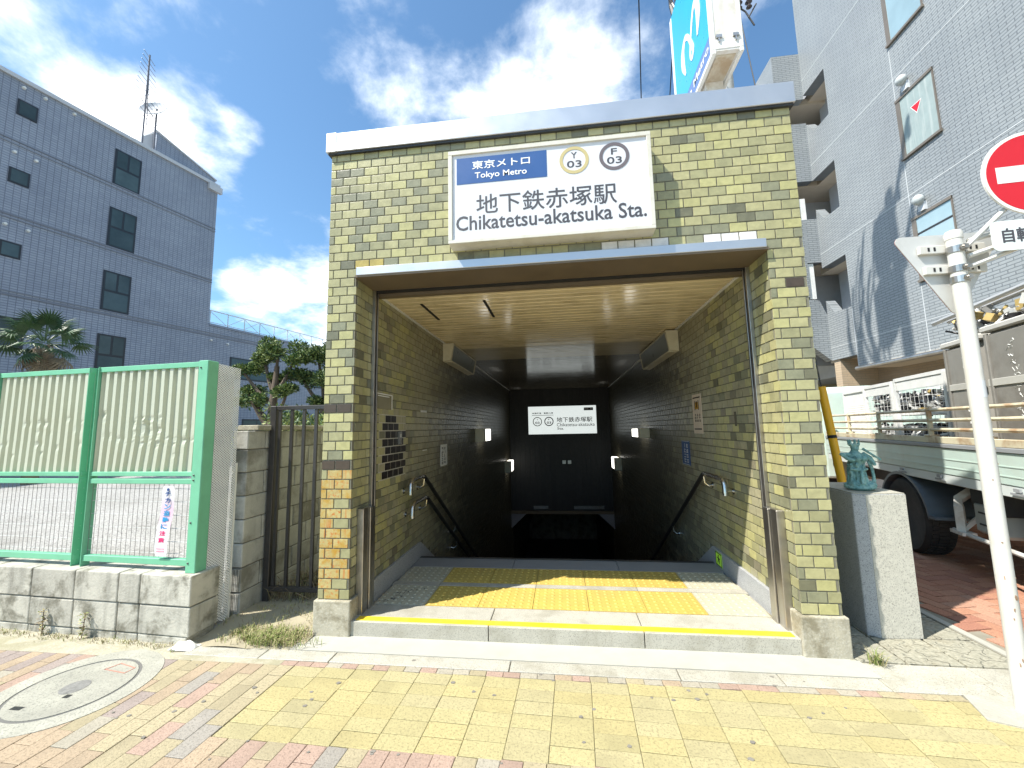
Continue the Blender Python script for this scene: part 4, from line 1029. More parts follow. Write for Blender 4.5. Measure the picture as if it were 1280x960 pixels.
for a, c in zip(ps, ps[1:]):
    s0, s1 = a + .042, c - .041
    for z0, z1 in ((1.942, 1.982), (1.125, 1.158), (1.068, 1.106), (.490, .535)): rail(s0, s1, z0, z1)
    # corrugated sheet with knocks and dents
    pitch = .0765; prof = [(0, 0), (.030, 0), (.038, .024), (.068, .024)]; us = []
    u = s0
    while u < s1:
        for du, h in prof:
            if u + du < s1: us.append((u + du, h))
        u += pitch
    us.append((s1, 0)); nz = 46; b = MB(); vs = []; fs = []
    dents = [(s0 + rs_.uniform(.05, .95) * (s1 - s0), 1.158 + rs_.uniform(.12, .45), rs_.uniform(.010, .022), rs_.uniform(.004, .012)) for _ in range(16)]
    if a < .1: dents += [(s0 + .50 + rs_.uniform(-.16, .12), 1.44 + rs_.uniform(-.10, .14), rs_.uniform(.010, .022), rs_.uniform(-.012, .014)) for _ in range(26)] + [(s0 + .03 + .075 * k, 1.385 + rs_.uniform(-.03, .03), .010, .009) for k in range(11)]
    for i in range(nz + 1):
        z = 1.150 + .80 * i / nz
        lean = .028 * max(0, (1.42 - z) / .27) * (1 if .3 < 1 else 0) * (1 + .5 * math.sin(3 * s0))
        for (u, h) in us:
            k = 0
            for (du, dz, r, dep) in dents:
                e = ((u - du) / (r * 1.6)) ** 2 + ((z - dz) / r) ** 2
                if e < 4: k += dep * math.exp(-e)
            uu = u + lean * math.sin((u - s0) / (s1 - s0) * math.pi) * (1 if a < .1 else .35)
            vs.append(FP(min(uu, s1), FO - .012 + h - k, z))
    n = len(us)
    for i in range(nz):
        for j in range(n - 1): fs.append((i * n + j + 1, i * n + j, (i + 1) * n + j, (i + 1) * n + j + 1))
    b.add(vs, fs); b.build('corrugated_sheet', cream_sheet, fe)
    # welded wire mesh below
    b = MB(); k = 0; u = s0 + .025
    while u < s1:
        bow = rs_.uniform(-.006, .006)
        b.tube([FP(u, FO - .004, .53), FP(u + bow, FO - .004, .8), FP(u, FO - .004, 1.07)], .0016, 5, m=1); u += .0445
    for z in (.565, .648, .742, .838, .935, 1.03):
        b.tube([FP(s0, FO - .007, z), FP(s1, FO - .007, z)], .0021, 5, m=0)
    b.build('wire_mesh', [wire_m, wire_d], fe, kind='stuff')
# perforated screen that turns the corner
def perf():
    m = bpy.data.materials.new('perforated_white_sheet'); m.use_nodes = True; t = NT(m.node_tree); t.n.clear()
    out = t.n.new('ShaderNodeOutputMaterial'); b = t.n.new('ShaderNodeBsdfPrincipled'); tc = t.n.new('ShaderNodeTexCoord'); sep = t.add('ShaderNodeSeparateXYZ', i_0=tc.outputs['Object'])
    P = .021
    def dots(ou, ov):
        u = t.math('SUBTRACT', t.math('FRACT', t.math('ADD', t.math('DIVIDE', sep.outputs[1], P), ou)), .5); v = t.math('SUBTRACT', t.math('FRACT', t.math('ADD', t.math('DIVIDE', sep.outputs[2], P * .9), ov)), .5)
        return t.math('LESS_THAN', t.math('ADD', t.math('MULTIPLY', u, u), t.math('MULTIPLY', v, v)), .055)
    hole = t.math('MAXIMUM', dots(0, 0), dots(.5, .5))
    n = t.noise(tc.outputs['Object'], 6, 4, .6)
    t.l.new(t.mix(t.rng(n, .35, .7), (.80, .80, .79), (.68, .69, .70)), b.inputs['Base Color']); b.inputs['Roughness'].default_value = .5
    tr = t.n.new('ShaderNodeBsdfTransparent'); mx = t.n.new('ShaderNodeMixShader')
    t.l.new(hole, mx.inputs[0]); t.l.new(b.outputs[0], mx.inputs[1]); t.l.new(tr.outputs[0], mx.inputs[2]); t.l.new(mx.outputs[0], out.inputs[0])
    return m
perf_m = perf()
sc_ = thing('perforated_screen', (-.79, 0, .05), 'white perforated metal screen closing the end of the green fence', 'screen')
b = MB(); b.prism([(-.782, -.135, .47), (-.798, .09, .03), (-.798, .09, 1.96), (-.782, -.135, 1.975)], (.0018, 0, 0))
b.prism([(-.79, -.03, .05), (-.798, .09, .03), (-.795, .02, .47), (-.787, -.09, .47)], (.0018, 0, 0)); 
b = MB(); b.prism([(-.834, -.072, .46), (-.818, .0, .06), (-.800, .105, .02), (-.800, .105, 1.955), (-.834, -.072, 1.972)], (.0018, 0, 0)); b.build('sheet', perf_m, sc_)
b = MB(); b.box(-.804, -.799, .108, .126, .03, 1.2); b.build('edge_strip', white_paint, sc_)
b = MB(); b.prism([(-.870, -.055, .48), (-.862, .0, .06), (-.850, .10, .03), (-.850, .10, 1.95), (-.870, -.055, 1.968)], (.004, 0, 0)); b.build('added_back_sheet', mat('hole_darkening_sheet', (.22, .225, .23), .8), sc_)  # dark sheet added behind the holes so that they look dark
# banner tied to the mesh
bn = thing('warning_banner', FP(.285, FO + .02, .55), 'narrow white and pink warning banner tied to the wire mesh', 'banner')
pinkw = bpy.data.materials.new('pink_fade_cloth'); pinkw.use_nodes = True; t = NT(pinkw.node_tree); t.n.clear()
out = t.n.new('ShaderNodeOutputMaterial'); bs = t.n.new('ShaderNodeBsdfPrincipled'); tc = t.n.new('ShaderNodeTexCoord'); sep = t.add('ShaderNodeSeparateXYZ', i_0=tc.outputs['Object'])
f_ = t.math('MULTIPLY', t.rng(sep.outputs[2], .08, .28), t.rng(sep.outputs[2], .46, .30))
t.l.new(t.mix(f_, (.78, .76, .78), (.74, .50, .62)), bs.inputs['Base Color']); bs.inputs['Roughness'].default_value = .5; t.l.new(bs.outputs[0], out.inputs[0])
BX0, BW = .345, .108
def bpt(u, z, o=0): # u 0..1 across (left to right in the photo), z
    s = BX0 - BW * u + .012 * math.sin((z - .55) * 9) - .03 * (z - .8); return FP(s, FO + .026 + .010 * math.sin(z * 13) + o, z)
b = MB(); vs = []; fs = []; nz = 20
for i in range(nz + 1):
    z = .555 + .50 * i / nz; ins = .10 if i in (0, nz) else 0
    for u in (ins, .5, 1 - ins): vs.append(bpt(u, z))
for i in range(nz):
    for j in range(2): fs.append((i * 3 + j, i * 3 + j + 1, (i + 1) * 3 + j + 1, (i + 1) * 3 + j))
b.add(vs, fs); bo = b.build('cloth', pinkw, bn)
sol = [((.03, .08, .25)), ((.02, .28, .55)), ((.72, .03, .16))]
tm = [mat('print_navy', sol[0], .5), mat('print_blue', sol[1], .5), mat('print_red', sol[2], .5)]
zt = 1.0
for ch, mi in zip('チカン盗難に注意', (0, 0, 1, 1, 1, 1, 2, 2)):
    c = bpt(.5, zt, .003); hw = .028 if mi else .023; hh = .040
    lettering(ch, c - (-FD) * hw - UP * .02, -FD, UP, hw * 2, hh * .92, tm[mi], bn, .025, .0008); zt -= .047
c = bpt(.5, 1.03, .003); b = MB(); flat_ring(b, c, 0, .011, -FD, UP, .001, 14); b.build('badge', tm[0], bn)
b = MB()
for r in range(2):
    for k in range(7):
        c = bpt(.16 + .1 * k, .606 - .018 * r, .003); b.prism([c, c + -FD * .006, c + -FD * .006 + UP * .006, c + UP * .006], FN * .0008)
b.build('fine_print', tm[2], bn)
# tall concrete block wall running back from the street
tw = thing('garden_wall', (-.8, 1.5, 0), 'tall grey concrete block wall running back behind the barred gate', 'wall')
tb_m = mat('grey_block', (.42, .41, .37), .9, var=.16, dirt=(.15, .14, .11), dirt_amt=.8, dirt_scale=2.6, bump=.003, bscale=80, speck=((.55, .54, .5), 80, .3), streak=((.22, .21, .17), 7, .4))
b = MB(); b.box(-.895, -.775, .20, 6.5, -.1, 1.36); b.build('core', mat('block_joint', (.16, .15, .13), .95), tw)
hts = [.01, .19, .375, .56, .745, .93, 1.115, 1.30, 1.455]
for r in range(8):
    L = .40; y = .18 if r % 2 == 0 else .18 - .2
    while y < 4.6:
        y0, y1 = max(.18, y), y + L
        b = MB(); b.box(-.90, -.765, y0 + (.0 if y0 == .18 else .004), y1 - .004, hts[r] + .003, hts[r + 1] - .003); b.build('block', tb_m, tw, bevel=.006)
        y += L
b = MB(); b.box(-.93, -.735, .25, 6.5, 1.457, 1.50); b.build('wall_cap', conc, tw, bevel=.006)
for r in (0, 1):
    for k in range(9):
        b = MB(); x = -.893 + .0135 * k; b.box(x, x + .007, .172, .180, hts[r] + .01, hts[r + 1] - .01); b.build('rib', tb_m, tw)
# gate of vertical bars
gt = thing('barred_gate', (-.38, .42, .1), 'dark steel gate of vertical bars between the block wall and the entrance', 'gate')
gm_ = mat('dark_bronze_bar', (.075, .07, .07), .35, metal=.6, var=.1)
b = MB(); b.box(-.752, -.700, .40, .445, .0, 1.665); b.build('gate_post', gm_, gt, bevel=.003)
b = MB(); b.box(-.700, -.004, .408, .438, 1.630, 1.664); b.build('top_rail', gm_, gt, bevel=.002)
b = MB(); b.box(-.700, -.004, .402, .444, .118, .155); b.build('bottom_rail', gm_, gt, bevel=.002)
for i in range(6):
    x = -.672 + .1135 * i
    b = MB(); b.box(x - .013, x + .013, .414, .432, .155, 1.63); b.build('bar', gm_, gt)
# ------------------------------------------------------------------ left building
LD = Vector((math.sin(R_(13)), math.cos(R_(13)), 0)); LN = Vector((math.cos(R_(13)), -math.sin(R_(13)), 0)); LO = Vector((-20.539, 1.743, 0))
LROT = math.atan2(LD.y, LD.x)
lb = thing('office_building', LO, 'blue grey five storey building with stacked dark windows beyond the fence', 'building', rot=LROT)   # local x along the facade, -y out of it
LM = MW[lb]
def lbx(name, m, s0, s1, o0, o1, z0, z1, parent=None, bevel=0):
    b = MB(LM); b.box(s0, s1, -o0, -o1, z0, z1); return b.build(name, m, parent or lb, bevel=bevel)
ltile = brick_mat('blue_grey_tiles', (.315, .35, .42), (.36, .395, .465), (.19, .21, .265), .20, .10, .12, 'x', .55, .006, stack=True)
lwhite = mat('pale_coping', (.55, .56, .58), .6, var=.05)
gl_l = mat('shaded_green_glass', (.058, .086, .092), .10, var=.35, vscale=.8, spec=.35)
frm_l = mat('black_window_frame', (.018, .022, .028), .4, var=.1)
hw_ = lbx('main_wall', ltile, -12, 14.95, 0, -12, -.05, 15.4)
lw_ = lbx('low_wing_wall', ltile, 14.95, 40, 0, -12, -.05, 7.4)
lbx('roof_coping', lwhite, -12, 15.02, .10, -12, 15.4, 15.56, hw_)
lbx('gutter_end', lwhite, 14.4, 15.1, .18, .0, 15.05, 15.40, hw_)
lbx('wing_coping', mat('blue_grey_coping', (.24, .27, .34), .6), 14.95, 40, .06, -12, 7.4, 7.52, lw_)
band_m = mat('dark_band', (.21, .23, .28), .6)
for z in (12.76, 9.79, 6.83):
    for dz in (.0, .14):
        lbx('floor_band', band_m, -12, 14.95 if z > 7 else 40, .035, -.01, z + dz, z + dz + .05, hw_)
b_win = [(14.66, 12.92), (11.83, 9.98), (8.84, 7.02), (5.95, 4.1)]
for zt, zb in b_win:
    s0, s1 = 10.42, 11.42
    w = lbx('window', frm_l, s0, s1, .03, -.05, zb, zt, hw_)
    zm = zb + (zt - zb) * .50
    lbx('lower_pane', gl_l, s0 + .08, s1 - .08, .034, .0, zb + .08, zm - .05, w)
    lbx('upper_pane', gl_l, s0 + .08, (s0 + s1) / 2 - .04, .034, .0, zm + .05, zt - .08, w); lbx('upper_pane', gl_l, (s0 + s1) / 2 + .04, s1 - .08, .034, .0, zm + .05, zt - .08, w)
for zt, zb in ((14.66, 14.02), (11.82, 11.22), (8.88, 8.28)):
    for s0 in (7.42, 4.6, 1.5):
        w = lbx('window', frm_l, s0, s0 + .55, .03, -.05, zb, zt, hw_); lbx('pane', gl_l, s0 + .06, s0 + .49, .034, 0, zb + .06, zt - .06, w)
w = lbx('window', frm_l, 5.4, 8.3, .03, -.05, 4.75, 6.0, hw_); lbx('pane', gl_l, 5.5, 6.8, .034, 0, 4.87, 5.9, w); lbx('pane', gl_l, 6.9, 8.2, .034, 0, 4.87, 5.9, w)
for s0, s1, zb, zt in ((16.2, 18.6, 4.6, 5.85), (17.1, 18.9, .9, 2.3), (19.3, 21.5, .9, 2.3), (22, 24, 4.6, 5.85)):
    w = lbx('window', frm_l, s0, s1, .03, -.05, zb, zt, lw_); lbx('pane', gl_l, s0 + .08, (s0 + s1) / 2 - .04, .034, 0, zb + .08, zt - .08, w); lbx('pane', gl_l, (s0 + s1) / 2 + .04, s1 - .08, .034, 0, zb + .08, zt - .08, w)
for s, z in ((7.53, 15.20), (8.12, 15.22), (8.98, 15.22), (7.5, 12.45), (8.07, 12.45), (7.49, 9.52), (8.08, 9.52), (16.0, 6.55), (15.1, 6.6), (5.2, 12.45), (5.8, 12.45)):
    b = MB(LM); b.lathe([(.0, .16), (.09, .15), (.11, .08), (.11, 0)], (0, 0, 0), n=14); b2 = MB(LM @ Matrix.Translation((s, 0, z)) @ Matrix.Rotation(R_(90), 4, 'X')); b2.F = LM @ Matrix.Translation((s, 0, z)) @ Matrix.Rotation(R_(90), 4, 'X')
    b2.lathe([(0, .10), (.045, .095), (.06, .05), (.06, 0)], (0, 0, 0), n=12); b2.build('vent_hood', white_paint, hw_, smooth=True)
b = MB(LM); b.prism([(12.17, .5, 15.5), (12.17, .5, 16.95), (15.1, .5, 16.05), (15.1, .5, 15.5)], (0, 3, 0)); ph = b.build('stair_penthouse', ltile, lb)
b = MB(LM); b.prism([(11.7, .8, 15.5), (11.7, .8, 16.45), (12.16, .8, 16.9), (12.16, .8, 15.5)], (0, 2.5, 0)); b.build('penthouse_side', lwhite, ph)
b = MB(LM); b.prism([(12.1, .44, 16.95), (12.1, .44, 17.02), (15.15, .44, 16.12), (15.15, .44, 16.05)], (0, 3.1, 0)); b.build('penthouse_coping', lwhite, ph)
# roof guard rail of the low wing
rl = thing('roof_railing', LM @ Vector((25, .1, 7.52)), 'white pipe guard rail with cross braces on the low wing roof', 'railing')
lr_m = mat('white_pipe', (.66, .67, .68), .5)
b = MB(LM); b.tube([(15.0, .1, 8.28), (36, .1, 8.28)], .030, 6); b.build('top_rail', lr_m, rl)
b = MB(LM); b.tube([(15.0, .1, 7.62), (36, .1, 7.62)], .020, 6); b.build('bottom_rail', lr_m, rl)
for i in range(22):
    s = 15.05 + .98 * i
    b = MB(LM); b.tube([(s, .1, 7.52), (s, .1, 8.28)], .026, 6); b.build('post', lr_m, rl)
    b = MB(LM); b.tube([(s, .12, 8.24), (s + .92, .12, 7.62)] if i % 3 != 1 else [(s, .12, 7.62), (s + .92, .12, 8.24)], .016, 5); b.build('brace', lr_m, rl)
    if i % 3 == 2:
        b = MB(LM); b.tube([(s, .14, 7.64), (s + .92, .14, 8.24)], .016, 5); b.build('brace', lr_m, rl)
# aerial and dish
an = thing('tv_aerial', LM @ Vector((11.5, .3, 15.5)), 'tall rooftop television aerial with many thin elements', 'aerial')
am = mat('weathered_aerial', (.18, .17, .18), .5, metal=.5)
b = MB(LM); b.tube([(11.5, .3, 15.5), (11.5, .3, 20.6)], .035, 6); b.build('mast', am, an)
b = MB(LM); b.tube([(11.62, .3, 16.8), (11.50, .3, 20.4)], .02, 5); b.build('boom', am, an)
for k in range(13):
    z = 17.2 + .27 * k; L = .95 - .045 * k
    b = MB(LM); b.tube([(11.5 - L * .8, .3 - L * .4, z + .10), (11.5 + L * .8, .3 + L * .4, z - .10)], .012, 5); b.build('element', am, an)
ds = thing('satellite_dish', LM @ Vector((11.95, .3, 15.5)), 'pale satellite dish on a short roof mast beside the aerial', 'satellite dish')
b = MB(LM); b.tube([(11.98, .3, 15.5), (11.98, .3, 18.0)], .04, 6); b.build('mast', am, ds)
b = MB(LM @ Matrix.Translation((11.92, .3, 17.8)) @ Matrix.Rotation(R_(-60), 4, 'Y') @ Matrix.Rotation(R_(25), 4, 'X')); b.lathe([(0, 0), (.26, .03), (.48, .11), (.60, .19), (.61, .18), (.48, .09), (.0, -.03)], (0, 0, 0), n=20); b.build('reflector', lwhite, ds, smooth=True)
b = MB(LM); b.tube([(11.85, .3, 17.45), (11.3, .3, 18.05)], .02, 5); b.build('feed_arm', am, ds)
# ------------------------------------------------------------------ right building
BX = 9.5
rb = thing('apartment_building', (BX + 5, 2, 0), 'tall pale grey tiled building with corner balconies and tinted windows', 'building')
rt = brick_mat('grey_tiles', (.31, .33, .337), (.34, .36, .367), (.185, .20, .21), .23, .062, .15, 'y', .42, .003, dirt=(.22, .225, .225))
rt_x = brick_mat('grey_tiles_end', (.31, .33, .337), (.34, .36, .367), (.185, .20, .21), .23, .062, .15, 'x', .42, .003)
rt_p = mat('balcony_paint', (.58, .60, .63), .8, var=.06)
beige = brick_mat('beige_tiles', (.46, .36, .25), (.50, .395, .28), (.40, .33, .25), .23, .065, .12, 'y', .6, .002)
beige_x = brick_mat('beige_tiles_end', (.50, .385, .26), (.54, .42, .29), (.42, .34, .25), .23, .065, .12, 'x', .6, .002)
beige_p = mat('cream_soffit', (.70, .60, .47), .8, var=.05)
b = MB()
b.box(BX, BX + .3, -9, 8.40, 2.80, 24)                      # facade south of the balconies
LV = [(4.47, 5.89), (7.26, 8.61), (10.0, 11.40)]
prev = 3.16
for z0, z1 in LV + [(24, 24)]:
    b.box(BX, BX + .3, 8.40, 9.36, prev, min(z0, 24)); prev = z1
fw = b.build('facade_wall', rt, rb)
b = MB(); b.box(BX + .301, BX + 14, -9, 8.4, 2.9, 24); b.box(BX + 1.3, BX + 14, 8.401, 9.3, 2.9, 24); b.box(BX + 1.3, BX + 14, 9.301, 20, 2.9, 12.6); b.build('block_core', rt_p, rb)
for z0, z1 in LV:                                              # recessed balconies
    b = MB(); b.prism([(BX + .001, 9.04, z0 + .001), (BX + .001, 9.359, z0 + .001), (BX + .001, 9.359, z0 + .44)], (.25, 0, 0)); b.build('sloping_sill', rt, rb)
    b = MB(); b.box(BX + .301, BX + 1.3, 8.39, 8.42, z0 - .3, z1 + .2); b.box(BX + .78, BX + .80, 8.42, 9.9, z0 - .3, z1 + .2); b.build('balcony_wall', rt_p, rb)
    b = MB(); b.box(BX + .301, BX + 1.28, 8.42, 9.9, z1 + .002, z1 + .25); b.build('balcony_soffit', beige_p, rb)
    b = MB(); b.box(BX + .301, BX + 1.28, 8.42, 9.9, z0 - .35, z0 - .15); b.build('balcony_floor', rt_p, rb)
# cross wing beyond the corner
b = MB(); pr = [(8.70, 3.9), (9.08, 3.54), (BX, 3.16)]
def wing(x0, x1, z0, z1, y=9.36, d=.25): b.box(x0, x1, y, y + d, z0, z1)
b.prism([(8.70, 9.36, 3.9), (9.08, 9.36, 3.54), (BX, 9.36, 3.16), (BX, 9.36, 4.50), (9.34, 9.36, 4.93), (8.70, 9.36, 5.05)], (0, .25, 0))
wing(8.70, BX, 6.08, 7.42); wing(8.70, 9.05, 7.42, 8.72); wing(8.70, BX, 8.62, 10.50); wing(8.70, 9.02, 10.50, 11.30); wing(8.70, BX, 11.30, 12.84); wing(8.70, 9.12, 5.05, 6.08)
b.box(8.70, 8.95, 9.61, 20, 3.9, 12.84)
b.build('wing_wall', rt_x, rb)
b = MB(); b.box(8.95, BX + 1.28, 10.6, 10.8, 3.2, 12.8); b.box(8.95, BX + .4, 9.62, 10.6, 12.6, 12.8); b.build('wing_back_wall', rt_p, rb)
for z in (6.09, 8.6, 11.31):
    b = MB(); b.box(8.95, BX + 1.28, 9.62, 10.6, z, z + .2); b.build('wing_soffit', beige_p, rb)
for z in (4.3, 7.2, 10.2):
    b = MB(); b.box(8.95, BX + 1.28, 9.62, 10.6, z, z + .15); b.build('wing_floor', rt_p, rb)
b = MB(); b.box(9.12, 9.30, 9.40, 9.44, 5.0, 6.07); b.build('white_screen', white_paint, rb)
b = MB(); b.box(9.10, 9.26, 9.40, 9.44, 7.42, 8.1); b.build('white_screen', white_paint, rb)
wj = mat('pale_joint', (.50, .52, .53), .6)
for z in (3.52, 6.31, 9.10, 11.89, 14.68):
    b = MB(); b.box(BX - .004, BX + .002, -9, 9.35, z - .010, z + .010); b.build('floor_joint', wj, fw)
for y, z0, z1 in ((6.37, 2.82, 4.42), (6.37, 5.80, 7.18), (6.37, 8.58, 9.96), (6.37, 11.34, 12.7), (8.39, 2.82, 4.4)):
    b = MB(); b.box(BX - .0042, BX + .002, y - .008, y + .008, z0, z1); b.build('vertical_joint', wj, fw)
gl_r = mat('pale_blue_glass', (.30, .42, .47), .05, var=.12, vscale=1.5, spec=.9)
curt = mat('net_curtain', (.30, .37, .37), .85, var=.10, vscale=5, streak=((.42, .47, .46), 14, .8))
wfr = mat('bronze_window_frame', (.22, .185, .15), .45, metal=.4)
for zt in (5.78, 8.56, 11.34, 14.12):
    for y0 in (5.47, 2.4, -1.2):
        zb = zt - 1.38; y1 = y0 + .90
        b = MB(); b.box(BX - .003, BX + .010, y0, y1, zb, zt); w = b.build('window', dark_steel, fw)
        b = MB(); b.box(BX - .018, BX - .003, y1 - .10, y1, zb, zt); b.box(BX - .018, BX - .003, y0, y0 + .03, zb, zt); b.box(BX - .05, BX - .003, y0 - .02, y1 + .01, zb - .05, zb); b.box(BX - .03, BX - .003, y0, y1, zt - .06, zt); b.build('frame', wfr, w)
        b = MB(); b.box(BX - .007, BX - .003, y0 + .03, y1 - .10, zb, zt - .06); b.build('pane', gl_r if zt != 8.56 else curt, w)
        if zt == 5.78:
            b = MB(); b.box(BX - .012, BX - .007, y0 + .03, y1 - .1, zt - .42, zt - .38); b.build('sash_bar', dark_steel, w)
    b = MB(); b.ball((BX - .10, 6.06, zt + .26), .115, 14, sc=(.8, 1, .95)); b.build('vent_hood', mat('pale_vent', (.46, .49, .49), .4), fw, smooth=True)
    b = MB(); b.box(BX - .06, BX, 5.99, 6.13, zt + .02, zt + .2); b.build('vent_neck', rt_p, fw)
b = MB(); b.prism([(BX - .012, 6.02, 8.12), (BX - .012, 5.80, 8.12), (BX - .012, 5.91, 7.93)], (.003, 0, 0)); b.build('red_triangle_mark', red_paint, fw)
b = MB(); b.prism([(BX - .010, 6.045, 8.135), (BX - .010, 5.775, 8.135), (BX - .010, 5.91, 7.90)], (.002, 0, 0)); b.build('white_triangle_edge', white_paint, fw)
# ground floor
b = MB(); b.tube([(BX - .05, -9, 2.80), (BX - .05, 8.39, 2.80)], .055, 10); b.build('awning_nosing', steel, rb, smooth=True)
b = MB(); b.box(BX - .04, BX + 1.2, -9, 8.38, 2.80, 2.86); b.build('awning_soffit', beige_p, rb)
b = MB(); b.box(BX + .95, BX + 1.2, -9, 9.35, -.05, 3.2); b.build('ground_wall', beige, rb)
b = MB(); b.box(BX + .301, BX + 1.28, 8.40, 9.9, 3.16, 3.4); b.build('corner_soffit', beige_p, rb)
b = MB(); b.box(BX + .04, BX + .95, 9.10, 9.35, -.05, 3.16); b.build('corner_pier', beige_x, rb)
b = MB(); b.box(BX + .85, BX + .96, 5.2, 6.3, -.05, 2.3); b.build('entrance_door', dark_steel, rb)
b = MB(); b.box(8.75, BX + .1, 9.9, 10.1, -.05, 2.45); b.build('brown_side_wall', brick_mat('brown_tiles', (.22, .165, .13), (.26, .20, .16), (.15, .12, .1), .23, .07, .12, 'x', .6, .003), rb)
cb = thing('cream_house', (11, 16, 0), 'sunlit cream house wall seen in the gap behind the grey building', 'house')
b = MB(); b.box(7.0, 17, 14, 22, -.05, 6.5); cw = b.build('wall', mat('cream_render', (.62, .55, .36), .85, var=.08, dirt=(.42, .36, .22), dirt_scale=1), cb)
b = MB(); b.prism([(6.7, 13.7, 6.5), (17.3, 13.7, 6.5), (17.3, 18, 8.6), (6.7, 18, 8.6)], (0, 0, .15)); b.build('roof', mat('grey_roof', (.15, .15, .16), .8), cb)
b = MB(); b.box(9.8, 11.2, 13.97, 14.0, 1.0, 2.4); b.build('window', frm_l, cw)
# ------------------------------------------------------------------ flatbed truck
TR = R_(15)
tk = thing('flatbed_truck', (5.5, 2.1, 0), 'pale green flatbed truck parked beside the entrance with pipe rails on its bed', 'truck', rot=math.atan2(math.cos(TR), math.sin(TR)))
TM4 = MW[tk]     # local x: towards the cab, local -y: away from the street side, so the near side lies at y = 0 and the body at y < 0
def tbx(name, m, s0, s1, t0, t1, z0, z1, parent=None, bevel=.004):
    b = MB(TM4); b.box(s0, s1, -t0, -t1, z0, z1); return b.build(name, m, parent or tk, bevel=bevel)
pgreen = mat('pale_green_paint', (.52, .64, .58), .35, var=.03, dirt=(.45, .47, .40), dirt_amt=.3, dirt_scale=2.5, streak=((.50, .48, .38), 9, .25))
cream_rust = mat('cream_rusty_paint', (.62, .56, .40), .5, var=.1, dirt=(.33, .17, .07), dirt_amt=.8, dirt_scale=4)
grey_lip = mat('grey_bed_lip', (.30, .31, .32), .5, var=.08)
chass = mat('black_chassis', (.022, .022, .024), .6, var=.2, dirt=(.08, .07, .06), dirt_scale=4)
S0, S1, TW = -3.1, 2.35, 1.75
bedf = tbx('bed_floor', mat('worn_bed_boards', (.26, .22, .17), .9, var=.2), S0, S1, .03, TW - .03, .98, 1.10)
side = tbx('bed_side', pgreen, S0, S1, .0, .03, .925, 1.165)
for z in (.985, 1.06):
    tbx('side_rib', pgreen, S0, S1, -.004, .0, z, z + .008, side, 0)
tbx('bed_edge_lip', grey_lip, S0, S1, -.012, .04, 1.168, 1.205, side)
tbx('bed_top_edge', cream_rust, S0, S1, .0, .06, 1.207, 1.268, side)
tbx('lower_rail', mat('white_lower_rail', (.62, .66, .64), .4, var=.05), S0, S1, .006, .05, .835, .922)
tbx('far_side', pgreen, S0, S1, TW - .03, TW, .925, 1.165); tbx('tail_board', pgreen, S0 - .03, S0, .0, TW, .925, 1.25); tbx('front_board', pgreen, S1, S1 + .05, 0, TW, .9, 1.30)
for s in (-2.6, -1.55, -.62, .05, .95, 1.9):
    b = MB(TM4); b.box(s - .07, s + .07, .003, .012, .86, .875); b.box(s - .03, s + .03, .004, .016, .885, .91); b.build('latch', grey_lip, side)
# pipe rails above the bed side
for z in (1.335, 1.425, 1.525):
    b = MB(TM4); b.tube([(S0, -.03, z), (S1, -.03, z)], .016, 8); b.build('pipe_rail', cream_rust, tk, smooth=True)
for s in (-3.0, -2.1, -1.25, -.50, .55, 1.45, 2.25):
    b = MB(TM4); b.tube([(s, -.03, 1.20), (s, -.03, 1.545)], .021, 8); b.build('rail_post', cream_rust, tk, smooth=True)
    tbx('post_foot', cream_rust, s - .05, s + .05, -.006, .07, 1.268, 1.285)
# chassis, tank, guards
tbx('chassis_beam', chass, S0 + .1, 4.0, .45, .62, .58, .83); tbx('chassis_beam', chass, S0 + .1, 4.0, TW - .62, TW - .45, .58, .83)
tbx('cross_member', chass, -1.1, -.7, .15, 1.6, .62, .8); tbx('fuel_tank', chass, -3.0, -1.15, .25, .65, .38, .72, bevel=.05)
for z in (.46, .55, .64): tbx('tank_strap', grey_lip, -3.0, -1.15, .235, .26, z, z + .012, bevel=0)
b = MB(TM4); b.lathe([(.05, .0), (.05, .05), (.0, .055)], (0, 0, 0), n=14)
c2 = MB(TM4 @ Matrix.Translation((-1.42, -.25, .66)) @ Matrix.Rotation(R_(-90), 4, 'X')); c2.lathe([(.045, 0), (.045, .045), (.0, .05)], (0, 0, 0), n=14); c2.build('tank_cap', steel, tk)
tbx('tool_box', mat('grey_tool_box', (.42, .45, .44), .45, metal=.3, var=.06), -1.02, -.72, .14, .5, .42, .70, bevel=.03)
for z in (.50, .60): tbx('tool_box_slot', dark_steel, -.98, -.80, .135, .145, z, z + .015, bevel=0)
gp = mat('white_guard_paint', (.58, .58, .55), .5, dirt=(.3, .22, .15), dirt_amt=.5, dirt_scale=5)
b = MB(TM4); b.tube([(-.58, -.30, .82), (-.58, -.12, .68), (-.62, -.10, .62), (-.62, -.10, .40)], .042, 4); b.build('guard_bracket', gp, tk)
b = MB(TM4); b.tube([(-.62, -.12, .42), (-.85, -.22, .68)], .022, 4); b.build('guard_brace', gp, tk)
b = MB(TM4); b.tube([(-.50, -.10, .385), (-3.0, -.10, .365)], .020, 8); b.build('side_guard_pipe', gp, tk, smooth=True)
b = MB(TM4); b.box(-.70, -.52, -.06, -.16, .37, .40); b.build('guard_foot', gp, tk)
tyre_m = mat('tyre_rubber', (.018, .018, .019), .75, var=.2, vscale=30, dirt=(.06, .055, .05), dirt_scale=10)
